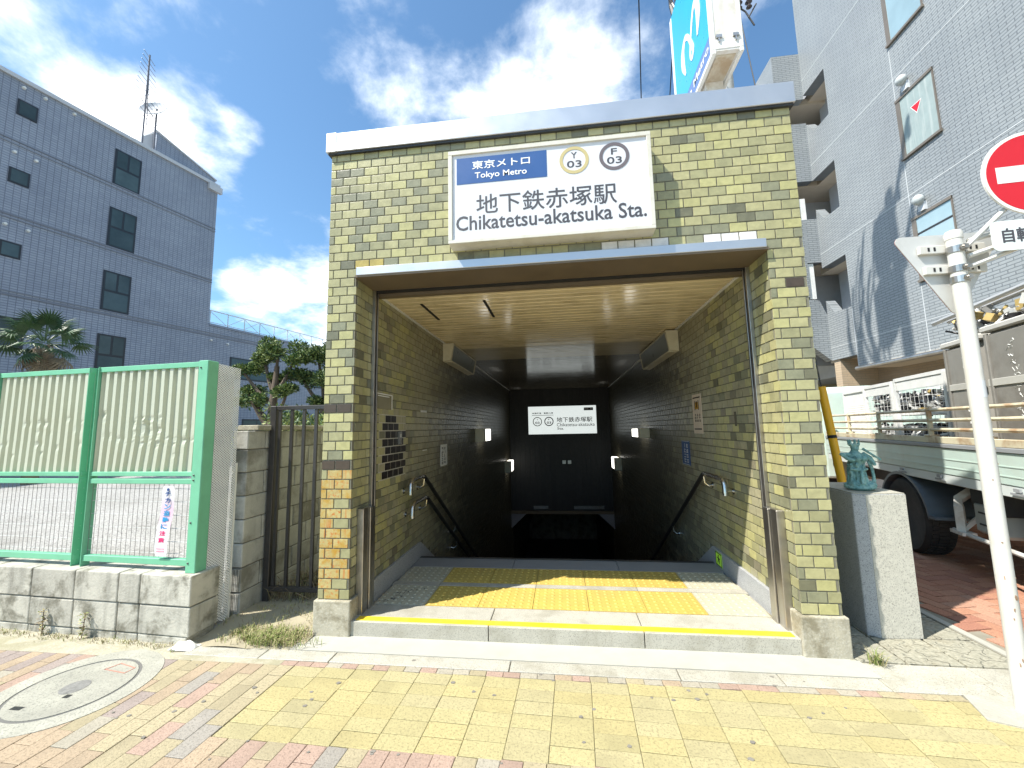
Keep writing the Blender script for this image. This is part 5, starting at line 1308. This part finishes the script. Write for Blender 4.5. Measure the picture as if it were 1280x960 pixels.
def wheel(s, t0, r=.40, wd=.24):
    # centre line along local y
    b = MB(TM4 @ Matrix.Translation((s, -t0, r)))
    b.lathe([(r * .60, 0), (r * .66, .008), (r * .93, .012), (r * .985, -.012), (r, -.04), (r, -wd + .04), (r * .985, -wd + .012), (r * .9, -wd), (r * .6, -wd)][::-1], (0, 0, 0), 'y', 48)
    ty = b.build('tyre', tyre_m, tk, smooth=True)
    b = MB(TM4 @ Matrix.Translation((s, -t0, r)))
    for k in range(56):
        a = 2 * math.pi * k / 56
        for y0, y1, da in ((-.03, -.075, 0), (-.085, -.155, .03), (-.165, -.21, 0)):
            p = []
            for (aa, rr) in ((a + da, r * .995), (a + da + .065, r * .995), (a + da + .065, r * 1.022), (a + da, r * 1.022)): p.append((rr * math.cos(aa), y0, rr * math.sin(aa)))
            b.prism(p, (0, y1 - y0, 0))
    b.build('tread_blocks', tyre_m, ty, kind='stuff')
    b = MB(TM4 @ Matrix.Translation((s, -t0, r)))
    b.lathe([(0, -.02), (.07, -.02), (.09, -.06), (.15, -.09), (.20, -.05), (.235, -.01), (.245, -.01), (.245, -.06)][::-1], (0, 0, 0), 'y', 32)
    for k in range(6):
        a = 2 * math.pi * k / 6; b.ball((.11 * math.cos(a), -.06, .11 * math.sin(a)), .016, 6)
    b.build('rim', mat('grey_wheel_rim', (.22, .22, .22), .5, metal=.4), ty, smooth=True)
for s in (.16, 3.05): wheel(s, .03); wheel(s, TW - .27)
fen_m = mat('blue_grey_fender', (.10, .125, .15), .4, var=.08)
b = MB(TM4); P = []
for k in range(13):
    a = R_(8 + 150 * k / 12); P.append((.16 - .50 * math.cos(a), .40 + .50 * math.sin(a) * .92))
vs = []; fs = []
for (x, z) in P: vs += [(x, -.0, z), (x, -.36, z), (x * .97 + .005, -.36, z - .03), (x * .97 + .005, -.0, z - .03)]
for i in range(len(P) - 1):
    for k in range(4): fs.append((i * 4 + k, i * 4 + (k + 1) % 4, (i + 1) * 4 + (k + 1) % 4, (i + 1) * 4 + k))
b.add(vs, fs); b.box(P[0][0] - .10, P[0][0] + .0, 0, -.36, P[0][1] - .012, P[0][1] + .012); b.build('fender', fen_m, tk)
# cab beyond the entrance
b = MB(TM4); b.prism([(2.5, 0, .5), (4.15, 0, .5), (4.2, 0, 1.15), (3.95, 0, 1.95), (3.8, 0, 2.02), (2.55, 0, 2.02), (2.5, 0, 1.95)], (0, -TW, 0)); cabb = b.build('cab', pgreen, tk, bevel=.04, seg=2)
b = MB(TM4); b.prism([(2.75, .006, 1.25), (3.85, .006, 1.25), (3.68, .006, 1.85), (2.75, .006, 1.85)], (0, -.01, 0)); b.build('side_window', glass_mat('cab_glass', (.05, .07, .08)), cabb)
b = MB(TM4); b.prism([(4.195, -.12, 1.22), (4.195, -TW + .12, 1.22), (3.975, -TW + .16, 1.9), (3.975, -.16, 1.9)], (.012, 0, 0)); b.build('windscreen', glass_mat('cab_glass', (.05, .07, .08)), cabb)
# ---- load on the bed
tank_m = mat('grey_tank_steel', (.25, .238, .215), .5, metal=.15, var=.14, vscale=3, dirt=(.12, .10, .08), dirt_amt=.5, dirt_scale=2, streak=((.34, .33, .30), 5, .5))
chalk = mat('chalk_marks', (.60, .60, .57), .9)
def locker(s0, s1, t0, t1, z1, label):
    t = thing('steel_locker', TM4 @ Vector(((s0 + s1) / 2, -(t0 + t1) / 2, 1.10)), label, 'steel case', 'steel cases on the truck bed', rot=tk.rotation_euler.z)
    def bb(name, m, a, c, d, e, f, g_, par=None, bev=.004):
        q = MB(TM4); q.box(a, c, -d, -e, f, g_); return q.build(name, m, par or t, bevel=bev)
    bd = bb('case_body', tank_m, s0, s1, t0, t1, 1.102, z1, bev=.06)
    bb('case_lid', mat('pale_case_lid', (.52, .51, .48), .5, var=.1), s0 - .015, s1 + .015, t0 - .015, t1 + .015, z1 - .03, z1 + .025, bd, .012)
    for s in (s0 + .02, s1 - .05): bb('corner_rib', tank_m, s, s + .03, t0 - .012, t0 + .01, 1.12, z1 - .04, bd)
    bb('case_strap', mat('pale_strap', (.46, .45, .41), .6), s0 - .004, s1 + .004, t0 - .010, t0 + .004, 1.70, 1.76, bd, .003)
    q = MB(TM4)
    for k in range(20):
        s = s1 - .24 - rs_.uniform(0, .05); z = z1 - .14 - k * .055; w = rs_.uniform(.01, .05)
        for kk in range(3):
            aa = rs_.uniform(0, 3.1); l_ = rs_.uniform(.006, .022); cs_, cz_ = s - rs_.uniform(0, .06), z + rs_.uniform(-.02, .02); q.tube([(cs_ - l_ * math.cos(aa), -t0, cz_ - l_ * math.sin(aa)), (cs_ + l_ * math.cos(aa), -t0, cz_ + l_ * math.sin(aa))], rs_.uniform(.002, .005), 4)
    q.build('chalk_mark', chalk, bd, kind='stuff')
    return t
locker(-1.00, -.50, .20, .95, 2.15, 'grey upright steel case on the truck bed directly behind the white post')
locker(-2.05, -1.06, .20, .95, 2.19, 'larger grey upright steel case with chalk marks on the truck bed right of the post')
metal_bits = [mat('scrap_dark', (.05, .05, .055), .5, metal=.4, var=.3), mat('scrap_pale', (.62, .62, .60), .5, metal=.3, var=.2), mat('scrap_gold', (.42, .31, .12), .5, metal=.3, var=.2), mat('scrap_grey', (.27, .27, .27), .5, metal=.3, var=.2)]
def heap(name, s0, s1, t0, t1, z0, z1, n, label, parent=None, size=.03, wts=(4, 5, 1, 3)):
    q = MB(TM4)
    for k in range(n):
        c = Vector((rs_.uniform(s0, s1), -rs_.uniform(t0, t1), rs_.uniform(z0, z1))); mi = rs_.choices(range(4), wts)[0]
        e = Euler((rs_.uniform(0, 6), rs_.uniform(0, 6), rs_.uniform(0, 6))).to_matrix()
        if rs_.random() < .5:
            d = e @ Vector((0, 0, 1)); L = size * rs_.uniform(.6, 2.0); q.tube([c - d * L, c + d * L], size * rs_.uniform(.2, .45), 6, mi)
        else:
            L = [size * rs_.uniform(.3, 1.1) for _ in range(3)]; vs = [c + e @ Vector((sx * L[0], sy * L[1], sz * L[2])) for sx in (-1, 1) for sy in (-1, 1) for sz in (-1, 1)]
            q.add(vs, [(0, 1, 3, 2), (4, 6, 7, 5), (0, 4, 5, 1), (2, 3, 7, 6), (0, 2, 6, 4), (1, 5, 7, 3)], mi)
    o = q.build(name, metal_bits, parent, kind='stuff')
    return o
o = heap('fittings_heap', -2.05, -.50, .22, .9, 2.23, 2.37, 300, '', None, .040, (3, 5, 2, 3)); tag(o, 'tangle of pale pipe fittings and clamps piled on the grey steel cases', 'pipe fittings')
pr_ = thing('pipe_bundle', TM4 @ Vector((-1.5, -.2, 2.40)), 'long grey pipes lying across the pile on the steel cases', 'pipes', rot=tk.rotation_euler.z)
for k, (dz, dt) in enumerate(((0, 0), (.03, .06), (.01, .12))):
    b = MB(TM4); b.tube([(-.42, -.2 - dt, 2.40 + dz), (-2.3, -.24 - dt, 2.46 + dz)], .022, 8); b.build('pipe', mat('pipe_grey', (.55, .55, .54), .4, metal=.5), pr_, smooth=True)
basket_m = mat('white_cage_wire', (.74, .74, .72), .5)
def cage(s0, s1, t0, t1, z0, z1, label, n, wts, grid=.085):
    t = thing('wire_cage', TM4 @ Vector(((s0 + s1) / 2, -(t0 + t1) / 2, z0)), label, 'cage', 'wire cages on the truck bed', rot=tk.rotation_euler.z)
    q = MB(TM4)
    for s in (s0, s1):
        for tt in (t0, t1): q.box(s - .02, s + .02, -tt - .02, -tt + .02, z0, z1)
    for z in (z0 + .03, z1): 
        for tt in (t0, t1): q.box(s0, s1, -tt - .014, -tt + .014, z - .02, z + .02)
        for s in (s0, s1): q.box(s - .014, s + .014, -t1, -t0, z - .02, z + .02)
    q.box(s0, s1, -t0 - .01, -t0 + .006, z1 - .13, z1 - .02)
    q.build('cage_frame', basket_m, t)
    q = MB(TM4); s = s0 + grid
    while s < s1: q.tube([(s, -t0, z0), (s, -t0, z1)], .0018, 4); s += grid
    z = z0 + grid
    while z < z1: q.tube([(s0, -t0, z), (s1, -t0, z)], .0018, 4); q.tube([(s0, -t0, z), (s0, -t1, z)], .0018, 4); z += grid
    q.build('cage_wires', basket_m, t, kind='stuff')
    if n:
        for za, zb in ((z0 + .05, z0 + .30), (z0 + .42, z0 + .62)):
            b = MB(TM4); b.box(s0 + .02, s1 - .02, -t1 + .02, -t0 - .02, za - .03, za - .005); b.build('cage_shelf', basket_m, t)
    return t
cage(-.38, .60, .25, 1.1, 1.102, 1.92, 'white wire cage of metal clamps on the truck bed, nearer the steel cases', 1, 0)
o = heap('clamps_heap', -.34, .56, .30, 1.0, 1.13, 1.36, 420, '', None, .040, (4, 5, 0, 2)); tag(o, 'dark and pale metal clamps heaped low in the nearer wire cage', 'clamps')
o = heap('clamps_heap', -.34, .56, .30, 1.0, 1.52, 1.76, 460, '', None, .036, (4, 4, 2, 1)); tag(o, 'brass tinted and dark clamps on the upper shelf of the nearer wire cage', 'clamps')
cage(.68, 1.45, .25, 1.1, 1.102, 1.90, 'white wire cage of metal clamps on the truck bed, beside the mesh panel', 1, 0)
o = heap('clamps_heap', .72, 1.40, .30, 1.0, 1.13, 1.36, 380, '', None, .040, (5, 4, 0, 2)); tag(o, 'dark clamps heaped low in the wire cage next to the mesh panel', 'clamps')
o = heap('clamps_heap', .72, 1.40, .30, 1.0, 1.52, 1.76, 400, '', None, .036, (4, 5, 0, 2)); tag(o, 'silver and dark clamps on the upper shelf of the cage next to the mesh panel', 'clamps')
mp_ = thing('mesh_panel', TM4 @ Vector((1.9, -.3, 1.10)), 'white mesh panel standing at the front of the truck bed', 'panel', rot=tk.rotation_euler.z)
q = MB(TM4)
for s in (1.52, 2.3): q.box(s - .015, s + .015, -.30, -.27, 1.102, 1.88)
for z in (1.13, 1.88): q.box(1.52, 2.3, -.30, -.27, z - .015, z + .015)
q.box(1.535, 2.285, -.30, -.285, 1.70, 1.865); q.build('panel_frame', basket_m, mp_)
q = MB(TM4); s = 1.56
while s < 2.28: q.tube([(s, -.285, 1.13), (s, -.285, 1.70)], .006, 4); s += .030
z = 1.16
while z < 1.7: q.tube([(1.53, -.285, z), (2.29, -.285, z)], .006, 4); z += .030
q.build('panel_wires', basket_m, mp_, kind='stuff')
# ------------------------------------------------------------------ utility pole behind the entrance, overhead wires
up = thing('utility_pole', (4.85, 4.0, 0), 'concrete utility pole behind the entrance with insulators and transformer', 'utility pole')
upc = mat('pole_concrete', (.42, .42, .40), .85, var=.08, bump=.002)
b = MB(); b.tube([(4.85, 4, -.1), (4.85, 4, 14.2)], [.17, .115], 16); b.build('shaft', upc, up, smooth=True)
grey_can = mat('grey_transformer', (.42, .44, .45), .4, metal=.2)
for i, (dx, dy, z, r, h) in enumerate(((-.05, .40, 11.2, .30, .95), (.10, .38, 12.6, .26, .8))):
    b = MB(); b.lathe([(r * .92, 0), (r, .05), (r, h), (r * .8, h + .08), (0, h + .1)], (4.85 + dx, 4 + dy, z), n=20); b.build('transformer_can', grey_can, up, smooth=True)
for z, L in ((13.6, 1.2), (12.2, .9), (9.15, .55)):
    b = MB(); b.box(4.85 - L * .2, 4.85 + L, 3.95, 4.03, z - .05, z + .05); b.build('cross_arm', steel, up)
    for k in range(3):
        x = 4.85 + L * (.35 + .3 * k); b = MB(); b.lathe([(.02, -.28), (.05, -.26), (.02, -.20), (.06, -.16), (.02, -.10), (.05, -.06), (.02, 0)], (x, 3.99, z - .05), n=10); b.build('insulator', mat('dark_insulator', (.06, .05, .06), .3), up)
for k in range(16):
    x0 = rs_.uniform(-.6, .7); y0 = rs_.uniform(-.7, 1.6); z0 = rs_.uniform(11, 13.8); pts = []
    for i in range(9):
        f = i / 8; pts.append((4.85 + x0 * (1 - f) + .10 * math.sin(f * 3 + k), 4 + y0 * (1 - f * f) + .35 * math.sin(f * math.pi) + .1, z0 - f * (z0 - rs_.uniform(8.4, 9.0))))
    b = MB(); b.tube(pts, rs_.uniform(.02, .045), 6); b.build('hanging_cable', dark_steel, up)
b = MB(); b.tube([(4.95, 3.98, 9.1), (5.3, 3.98, 8.75), (5.42, 3.97, 8.45), (5.34, 3.97, 8.62), (5.5, 4, 8.9)], .014, 6); b.build('cable_loop', dark_steel, up)
wd = Vector((math.sin(R_(12)), math.cos(R_(12)), 0))
for q, z, lab in (((803, 120), 8.6, 'thin black overhead wire crossing the sky, farther from the cyan sign'), ((829, 108), 8.6, 'thin black overhead wire crossing the sky just left of the cyan sign')):
    pass
for (x, y), lab in (((3.83, 5.73), 'thin black overhead wire crossing the sky, the farther from the cyan sign'), ((4.42, 5.62), 'thin black overhead wire crossing the sky, just left of the cyan sign')):
    c = Vector((x, y, 8.6)); b = MB(); b.tube([c + wd * t_ + UP * (.0006 * (t_ - 10) ** 2) for t_ in range(-14, 60, 4)], .011, 6)
    tag(b.build('overhead_wire', black), lab, 'wire', 'overhead wires')
# ------------------------------------------------------------------ plants
leaf_d = mat('leaf_dark', (.04, .085, .025), .55, var=.25, spec=.4); leaf_l = mat('leaf_light', (.16, .21, .06), .5, var=.25, spec=.4); leaf_y = mat('leaf_yellow', (.20, .22, .05), .55, var=.2)
bark = mat('bark', (.12, .09, .065), .9, var=.25, bump=.006, bscale=25)
def leaves(mb, c, rad, n, size, r, sc=(1, 1, 1), mats=(0, 1), shell=.55, up=.3):
    for _ in range(n):
        while True:
            v = Vector((r.uniform(-1, 1), r.uniform(-1, 1), r.uniform(-1, 1)))
            if shell < v.length < 1: break
        if r.random() < .25: v *= r.uniform(.2, .9)
        p = Vector(c) + Vector((v.x * rad * sc[0], v.y * rad * sc[1], v.z * rad * sc[2]))
        d = (v * .7 + Vector((r.uniform(-1, 1), r.uniform(-1, 1), r.uniform(-.5, .9) + up))).normalized(); s = d.cross(Vector((r.uniform(-1, 1), r.uniform(-1, 1), r.uniform(-1, 1)))).normalized()
        L = size * r.uniform(.6, 1.3); w = L * .20; nn = d.cross(s)
        mb.add([p - d * L * .1, p + d * L * .35 + s * w, p + d * L * .9 + nn * L * .08, p + d * L * .35 - s * w], [(0, 1, 2, 3)], r.choices(mats, [3] + [2] * (len(mats) - 1))[0])
def garden_tree(base, pads, seed, label):
    r = random.Random(seed); base = Vector(base)
    t = thing('garden_tree', base, label, 'tree', 'clipped trees beyond the gate')
    top = max(p[2] for p, _, _ in pads)
    b = MB(); b.tube([base + Vector((0, 0, -.05)), base + Vector((.03, .02, 1.0)), base + Vector((-.03, 0, 1.9)), base + Vector((.04, 0, top - base.z - .35))], [.13, .11, .09, .05], 10); b.build('trunk', bark, t, smooth=True)
    for p, rad, sc in pads:
        p = Vector(p); h = max(1.0, min(p.z - base.z - .35, top - base.z - .5)); st = base + Vector((0, 0, h * .82))
        b = MB(); b.tube([st, st.lerp(p, .5) + Vector((0, 0, -.06)), p], [.05, .04, .02], 6); b.build('limb', bark, t)
    b = MB()
    for p, rad, sc in pads:
        for k in range(5):
            q = Vector(p) + Vector((r.uniform(-1, 1) * rad * sc[0] * .55, r.uniform(-1, 1) * rad * .5, r.uniform(-.4, .4) * rad * sc[2]))
            leaves(b, q, rad * r.uniform(.36, .54), int(700 * rad), .085, r, (1, 1, .75), (0, 1, 1), .5)
    b.build('crown', [leaf_d, leaf_l], t, kind='stuff')
    return t
P3 = (1.2, 1, .58)
garden_tree((-4.30, 5.0, 0), [((-4.25, 5, 3.22), .50, P3), ((-4.62, 5.05, 3.06), .34, P3), ((-3.85, 5.0, 3.02), .36, P3), ((-5.06, 5.0, 2.78), .36, P3), ((-5.0, 5.1, 2.32), .34, P3), ((-4.75, 4.9, 2.12), .30, P3), ((-3.95, 4.95, 2.32), .30, P3), ((-4.3, 5.1, 2.62), .22, P3)], 3, 'clipped garden tree with cloud shaped pads, left of the two beyond the gate')
garden_tree((-3.30, 5.3, 0), [((-3.45, 5.2, 3.05), .46, P3), ((-3.9, 5.2, 2.72), .38, P3), ((-3.35, 5.2, 2.62), .46, P3), ((-3.0, 5.3, 3.25), .38, P3), ((-3.5, 5.25, 2.05), .34, P3), ((-2.95, 5.3, 2.15), .40, P3), ((-2.7, 5.3, 2.8), .4, P3)], 5, 'dense clipped garden tree half hidden by the tiled pier')
r = random.Random(9)
b = MB()
for k in range(46): leaves(b, (r.uniform(-3.9, -1.0), r.uniform(3.0, 4.3), r.uniform(1.35, 1.78)), .26, 95, .075, r, (1, 1, .7), (0, 1, 2), .4)
for k in range(12): leaves(b, (r.uniform(-1.7, -.95), r.uniform(2.2, 3.2), r.uniform(1.2, 1.62)), .2, 60, .07, r, (1, 1, .7), (1, 2, 0), .4)
hd = b.build('hedge', [leaf_d, leaf_l, leaf_y]); tag(hd, 'sunlit leafy hedge growing over the grey garden wall', 'hedge', kind='stuff')
b = MB()
for k in range(10): leaves(b, (r.uniform(-.6, -.1), r.uniform(1.8, 3.0), r.uniform(.1, .35)), .2, 60, .07, r, (1, 1, .8), (0, 1), .4)
tag(b.build('undergrowth', [leaf_d, leaf_l]), kind='stuff')
# fan palm
PB = Vector((-11.78, 6.0, 0))
pm_ = thing('fan_palm', PB, 'fan palm with shaggy trunk standing before the blue grey building', 'palm tree')
pal_g = mat('palm_green', (.045, .095, .035), .45, var=.25); pal_b = mat('palm_dead', (.23, .19, .13), .8, var=.25); pal_t = mat('palm_fibre', (.20, .155, .11), .95, var=.3, bump=.01, bscale=40)
b = MB(); b.tube([PB, PB + Vector((.05, 0, 2)), PB + Vector((0, 0, 3.75))], [.15, .17, .19], 12); tr_ = b.build('trunk', pal_t, pm_, smooth=True)
r = random.Random(4); b = MB()
for k in range(520):
    a = r.uniform(0, 6.28); z = r.uniform(1.6, 3.9); rr = .16; d = Vector((math.cos(a), math.sin(a), 0)); p = PB + d * rr + UP * z; s = Vector((-d.y, d.x, 0)); L = r.uniform(.15, .5)
    b.add([p - s * .015, p + s * .015, p + d * r.uniform(.05, .22) - UP * L], [(0, 1, 2)], 0)
b.build('shag', pal_b, pm_, kind='stuff')
def fan(mat_, R=.50, n=24, droop=.3):
    b = MB(); vs = []; fs = []
    b.tube([(0, 0, 0), (.30, 0, .04), (.60, 0, .0)], .012, 5)
    for k in range(n):
        a = R_(-130 + 260 * k / (n - 1)); d = Vector((math.cos(a), math.sin(a), 0)); s = Vector((-d.y, d.x, 0)); o = Vector((.60, 0, 0)); L = R * (1 - .25 * abs(a) / 2.3) * r.uniform(.9, 1.05); w = .026
        dr = droop * (.6 + .8 * abs(math.sin(a)))
        m1 = o + d * L * .55 - UP * dr * .12; tip = o + d * L - UP * dr * r.uniform(.35, .6)
        b.add([o, m1 + s * w, m1 + UP * .014, tip], [(0, 1, 2), (1, 3, 2)]); b.add([o, m1 - s * w, m1 + UP * .014, tip], [(0, 2, 1), (1, 2, 3)])
    return b.mesh('frond', mat_)
fans = [fan(pal_g), fan(pal_g, .46, 22, .5), fan(pal_b, .5, 20, .6)]
for k in range(30):
    dead = k >= 24
    az = k * 2.399 + r.uniform(-.2, .2); el = r.uniform(-75, -45) if dead else (78 - k * 5.0 + r.uniform(-8, 8))
    me = fans[2] if dead else fans[k % 2]
    o = link('frond', me, pm_); dv = Vector((math.cos(az) * math.cos(R_(el)), math.sin(az) * math.cos(R_(el)), math.sin(R_(el))))
    o.rotation_euler = (dv.to_track_quat('X', 'Z') @ Euler((r.uniform(-.5, .5), 0, 0)).to_quaternion()).to_euler(); o.location = Vector((.08 * dv.x, .08 * dv.y, 3.95 + .06 * dv.z))
    s_ = r.uniform(.78, .92); o.scale = (s_, s_, s_)
# ------------------------------------------------------------------ manhole
mh = thing('manhole_cover', (MHC.x, MHC.y, 0), 'round grey concrete manhole cover with dark rim set in the pavement', 'manhole cover')
mh_c = mat('cover_concrete', (.36, .35, .295), .9, var=.2, speck=((.16, .16, .14), 100, .6), dirt=(.34, .33, .28), dirt_scale=5, bump=.003, bscale=120)
b = MB(); flat_ring(b, (MHC.x, MHC.y, -.02), .285, .388, (1, 0, 0), (0, 1, 0), .0225, 64); b.build('outer_ring', mh_c, mh)
b = MB(); flat_ring(b, (MHC.x, MHC.y, -.02), .268, .2845, (1, 0, 0), (0, 1, 0), .0195, 64); b.build('iron_rim', mat('iron_rim', (.17, .165, .155), .6, metal=.3), mh)
b = MB(); flat_ring(b, (MHC.x, MHC.y, -.02), 0, .2675, (1, 0, 0), (0, 1, 0), .0228, 64); lid = b.build('lid', mh_c, mh)
iron = mat('worn_iron', (.20, .195, .185), .6, metal=.3, var=.3, vscale=40, bump=.002, bscale=150)
b = MB(); flat_ring(b, (MHC.x, MHC.y, .001), 0, .066, (1, 0, 0), (0, 1, 0), .0032, 24); b.build('centre_plate', iron, lid)
for dx, dy, w, d in ((-.10, -.185, .032, .013), (.055, -.075, .018, .014)):
    b = MB(); b.box(MHC.x + dx - w, MHC.x + dx + w, MHC.y + dy - d, MHC.y + dy + d, .001, .0038); b.build('lifting_slot', dark_steel, lid, bevel=.0)
b = MB(); c0 = Vector((MHC.x + .06, MHC.y + .175, .003))
for a0 in (0, 1): b.prism([c0 + Vector((-.085, -.01 , 0)), c0 + Vector((.085, -.035, 0)), c0 + Vector((.085, -.028, 0)), c0 + Vector((-.085, -.003, 0))], (0, 0, .0015)) if a0 else b.prism([c0 + Vector((-.05, .055, 0)), c0 + Vector((.09, .02, 0)), c0 + Vector((.09, .027, 0)), c0 + Vector((-.05, .062, 0))], (0, 0, .0015))
b.prism([c0 + Vector((-.085, -.01, 0)), c0 + Vector((-.05, .058, 0)), c0 + Vector((-.043, .055, 0)), c0 + Vector((-.077, -.012, 0))], (0, 0, .0015)); b.prism([c0 + Vector((.083, -.035, 0)), c0 + Vector((.091, .027, 0)), c0 + Vector((.096, .027, 0)), c0 + Vector((.09, -.035, 0))], (0, 0, .0015))
b.build('emblem_outline', mat('faded_red_print', (.42, .20, .15), .8), lid)
# ------------------------------------------------------------------ weeds, dry grass, spots
grass_m = [mat('dry_grass', (.42, .37, .19), .9, var=.2), mat('green_grass', (.22, .27, .07), .8, var=.25), mat('brown_grass', (.22, .165, .10), .9, var=.3)]
def blades(mb, x, y, z, n, h, sp, r, wts, w=.003):
    for _ in range(n):
        a = r.uniform(0, 6.28); d = Vector((math.cos(a), math.sin(a), 0)); p = Vector((x + r.gauss(0, sp), y + r.gauss(0, sp), z)); H = h * r.uniform(.4, 1.2); s = Vector((-d.y, d.x, 0)) * w; m1 = p + d * H * .3 + UP * H * .7; tip = p + d * H * r.uniform(.5, 1.1) + UP * H * r.uniform(.7, 1.0)
        mi = r.choices((0, 1, 2), wts)[0]; mb.add([p - s, p + s, m1 + s * .7, tip, m1 - s * .7], [(0, 1, 2, 4), (4, 2, 3)], mi)
r = random.Random(21)
b = MB()
for k in range(150): blades(b, r.uniform(-.62, -.02), r.uniform(-.19, .02), .012, 9, .045, .02, r, (5, 4, 1), .0022)
for k in range(60): blades(b, r.gauss(-.26, .10), r.gauss(-.12, .04), .012, 12, .055, .02, r, (3, 6, 0), .0022)
for k in range(70): blades(b, r.uniform(-.80, -.02), r.uniform(.0, .35), .03, 5, .035, .02, r, (6, 2, 2), .002)
tag(b.build('dry_grass', grass_m), kind='stuff')
b = MB()
for k in range(120): blades(b, r.uniform(-.70, -.02), r.uniform(.42, .95), .035, 9, .13, .03, r, (3, 1, 5), .003)
for k in range(26):
    p = Vector((r.uniform(-.7, -.05), r.uniform(.4, .8), .05)); pts = [p, p + Vector((r.uniform(-.1, .1), r.uniform(-.1, .05), r.uniform(.05, .2))), p + Vector((r.uniform(-.25, .25), r.uniform(-.15, .1), r.uniform(.02, .15)))]; b.tube(pts, .002, 4, 2)
tag(b.build('dead_brush', grass_m), kind='stuff')
b = MB()
for k in range(130):
    s = r.uniform(-.05, 2.2); q = FP(s, .02 + abs(r.gauss(0, .03)), 0); blades(b, q.x, q.y, .0, 5, .025, .012, r, (6, 3, 3), .0018)
tag(b.build('kerb_grass', grass_m), kind='stuff')
def wall_weed(s, h, label, seed, lean):
    r = random.Random(seed); t = thing('weed', FP(s, .03, 0), label, 'weed', 'weeds at the foot of the block wall'); bb_ = MB(); base = FP(s, .03, 0)
    bb_.tube([base, base + UP * h * .5 + FD * lean, base + UP * h + FD * lean * 1.5], .003, 5, 2)
    for k in range(int(h * 420)):
        f = r.uniform(.1, 1); p = base + UP * h * f + FD * lean * f * 1.5 + Vector((r.gauss(0, .012), r.gauss(0, .010), 0)); d = Vector((r.uniform(-1, 1), r.uniform(-1, .5), r.uniform(-.3, .8))).normalized(); s_ = d.cross(UP).normalized() * .006; L = r.uniform(.015, .035)
        bb_.add([p, p + d * L * .5 + s_, p + d * L, p + d * L * .5 - s_], [(0, 1, 2, 3)], r.choices((0, 1, 2), (5, 3, 4))[0])
    bb_.build('stem', grass_m, t, kind='stuff')
wall_weed(1.20, .17, 'dry weed growing against the block wall, left of two', 2, .0)
wall_weed(.83, .17, 'dry weed growing against the block wall, right of two', 5, -.01)
wd2 = thing('weed', (3.60, -.04, 0), 'small yellow green weed sprouting beside the right base block', 'weed')
b = MB()
for k in range(5): blades(b, 3.585 + r.uniform(-.03, .04), -.055 + r.uniform(-.02, .02), .0, 14, .075, .012, r, (3, 6, 0), .0026)
b.build('leaf_tuft', grass_m, wd2, kind='stuff')
# old chewing gum spots on the pavement
b = MB()
gum = mat('gum_spot', (.19, .175, .15), .9, var=.2)
for k in range(48):
    x, y = (r.uniform(.3, 3.6), r.uniform(-1.0, -.22)) if k < 36 else (r.uniform(-.8, .3), r.uniform(-1.1, -.4)); rad = r.uniform(.004, .011); n = 9
    b.prism([(x + rad * r.uniform(.7, 1.2) * math.cos(6.283 * q / n) * 1.3, y + rad * r.uniform(.7, 1.2) * math.sin(6.283 * q / n), -.002) for q in range(n)], (0, 0, .0046))
tag(b.build('gum_spots', gum), kind='stuff')
# litter bag by the corner of the block wall
lt = thing('white_rag', (-.80, -.24, 0), 'crumpled white rag lying on the ground at the corner of the block wall', 'rag')
b = MB(); n = 12; vs = []; fs = []
for i in range(n + 1):
    for j in range(n + 1):
        u, v = i / n - .5, j / n - .5; e = max(0, 1 - 4 * (u * u + v * v)); vs.append((-.80 + u * .17, -.235 + v * .09, .004 + .030 * e ** .6 * (1 + .4 * math.sin(9 * u + 4) * math.cos(11 * v))))
for i in range(n):
    for j in range(n): fs.append((i * (n + 1) + j, (i + 1) * (n + 1) + j, (i + 1) * (n + 1) + j + 1, i * (n + 1) + j + 1))
b.add(vs, fs); b.build('cloth', white_paint, lt, smooth=True)
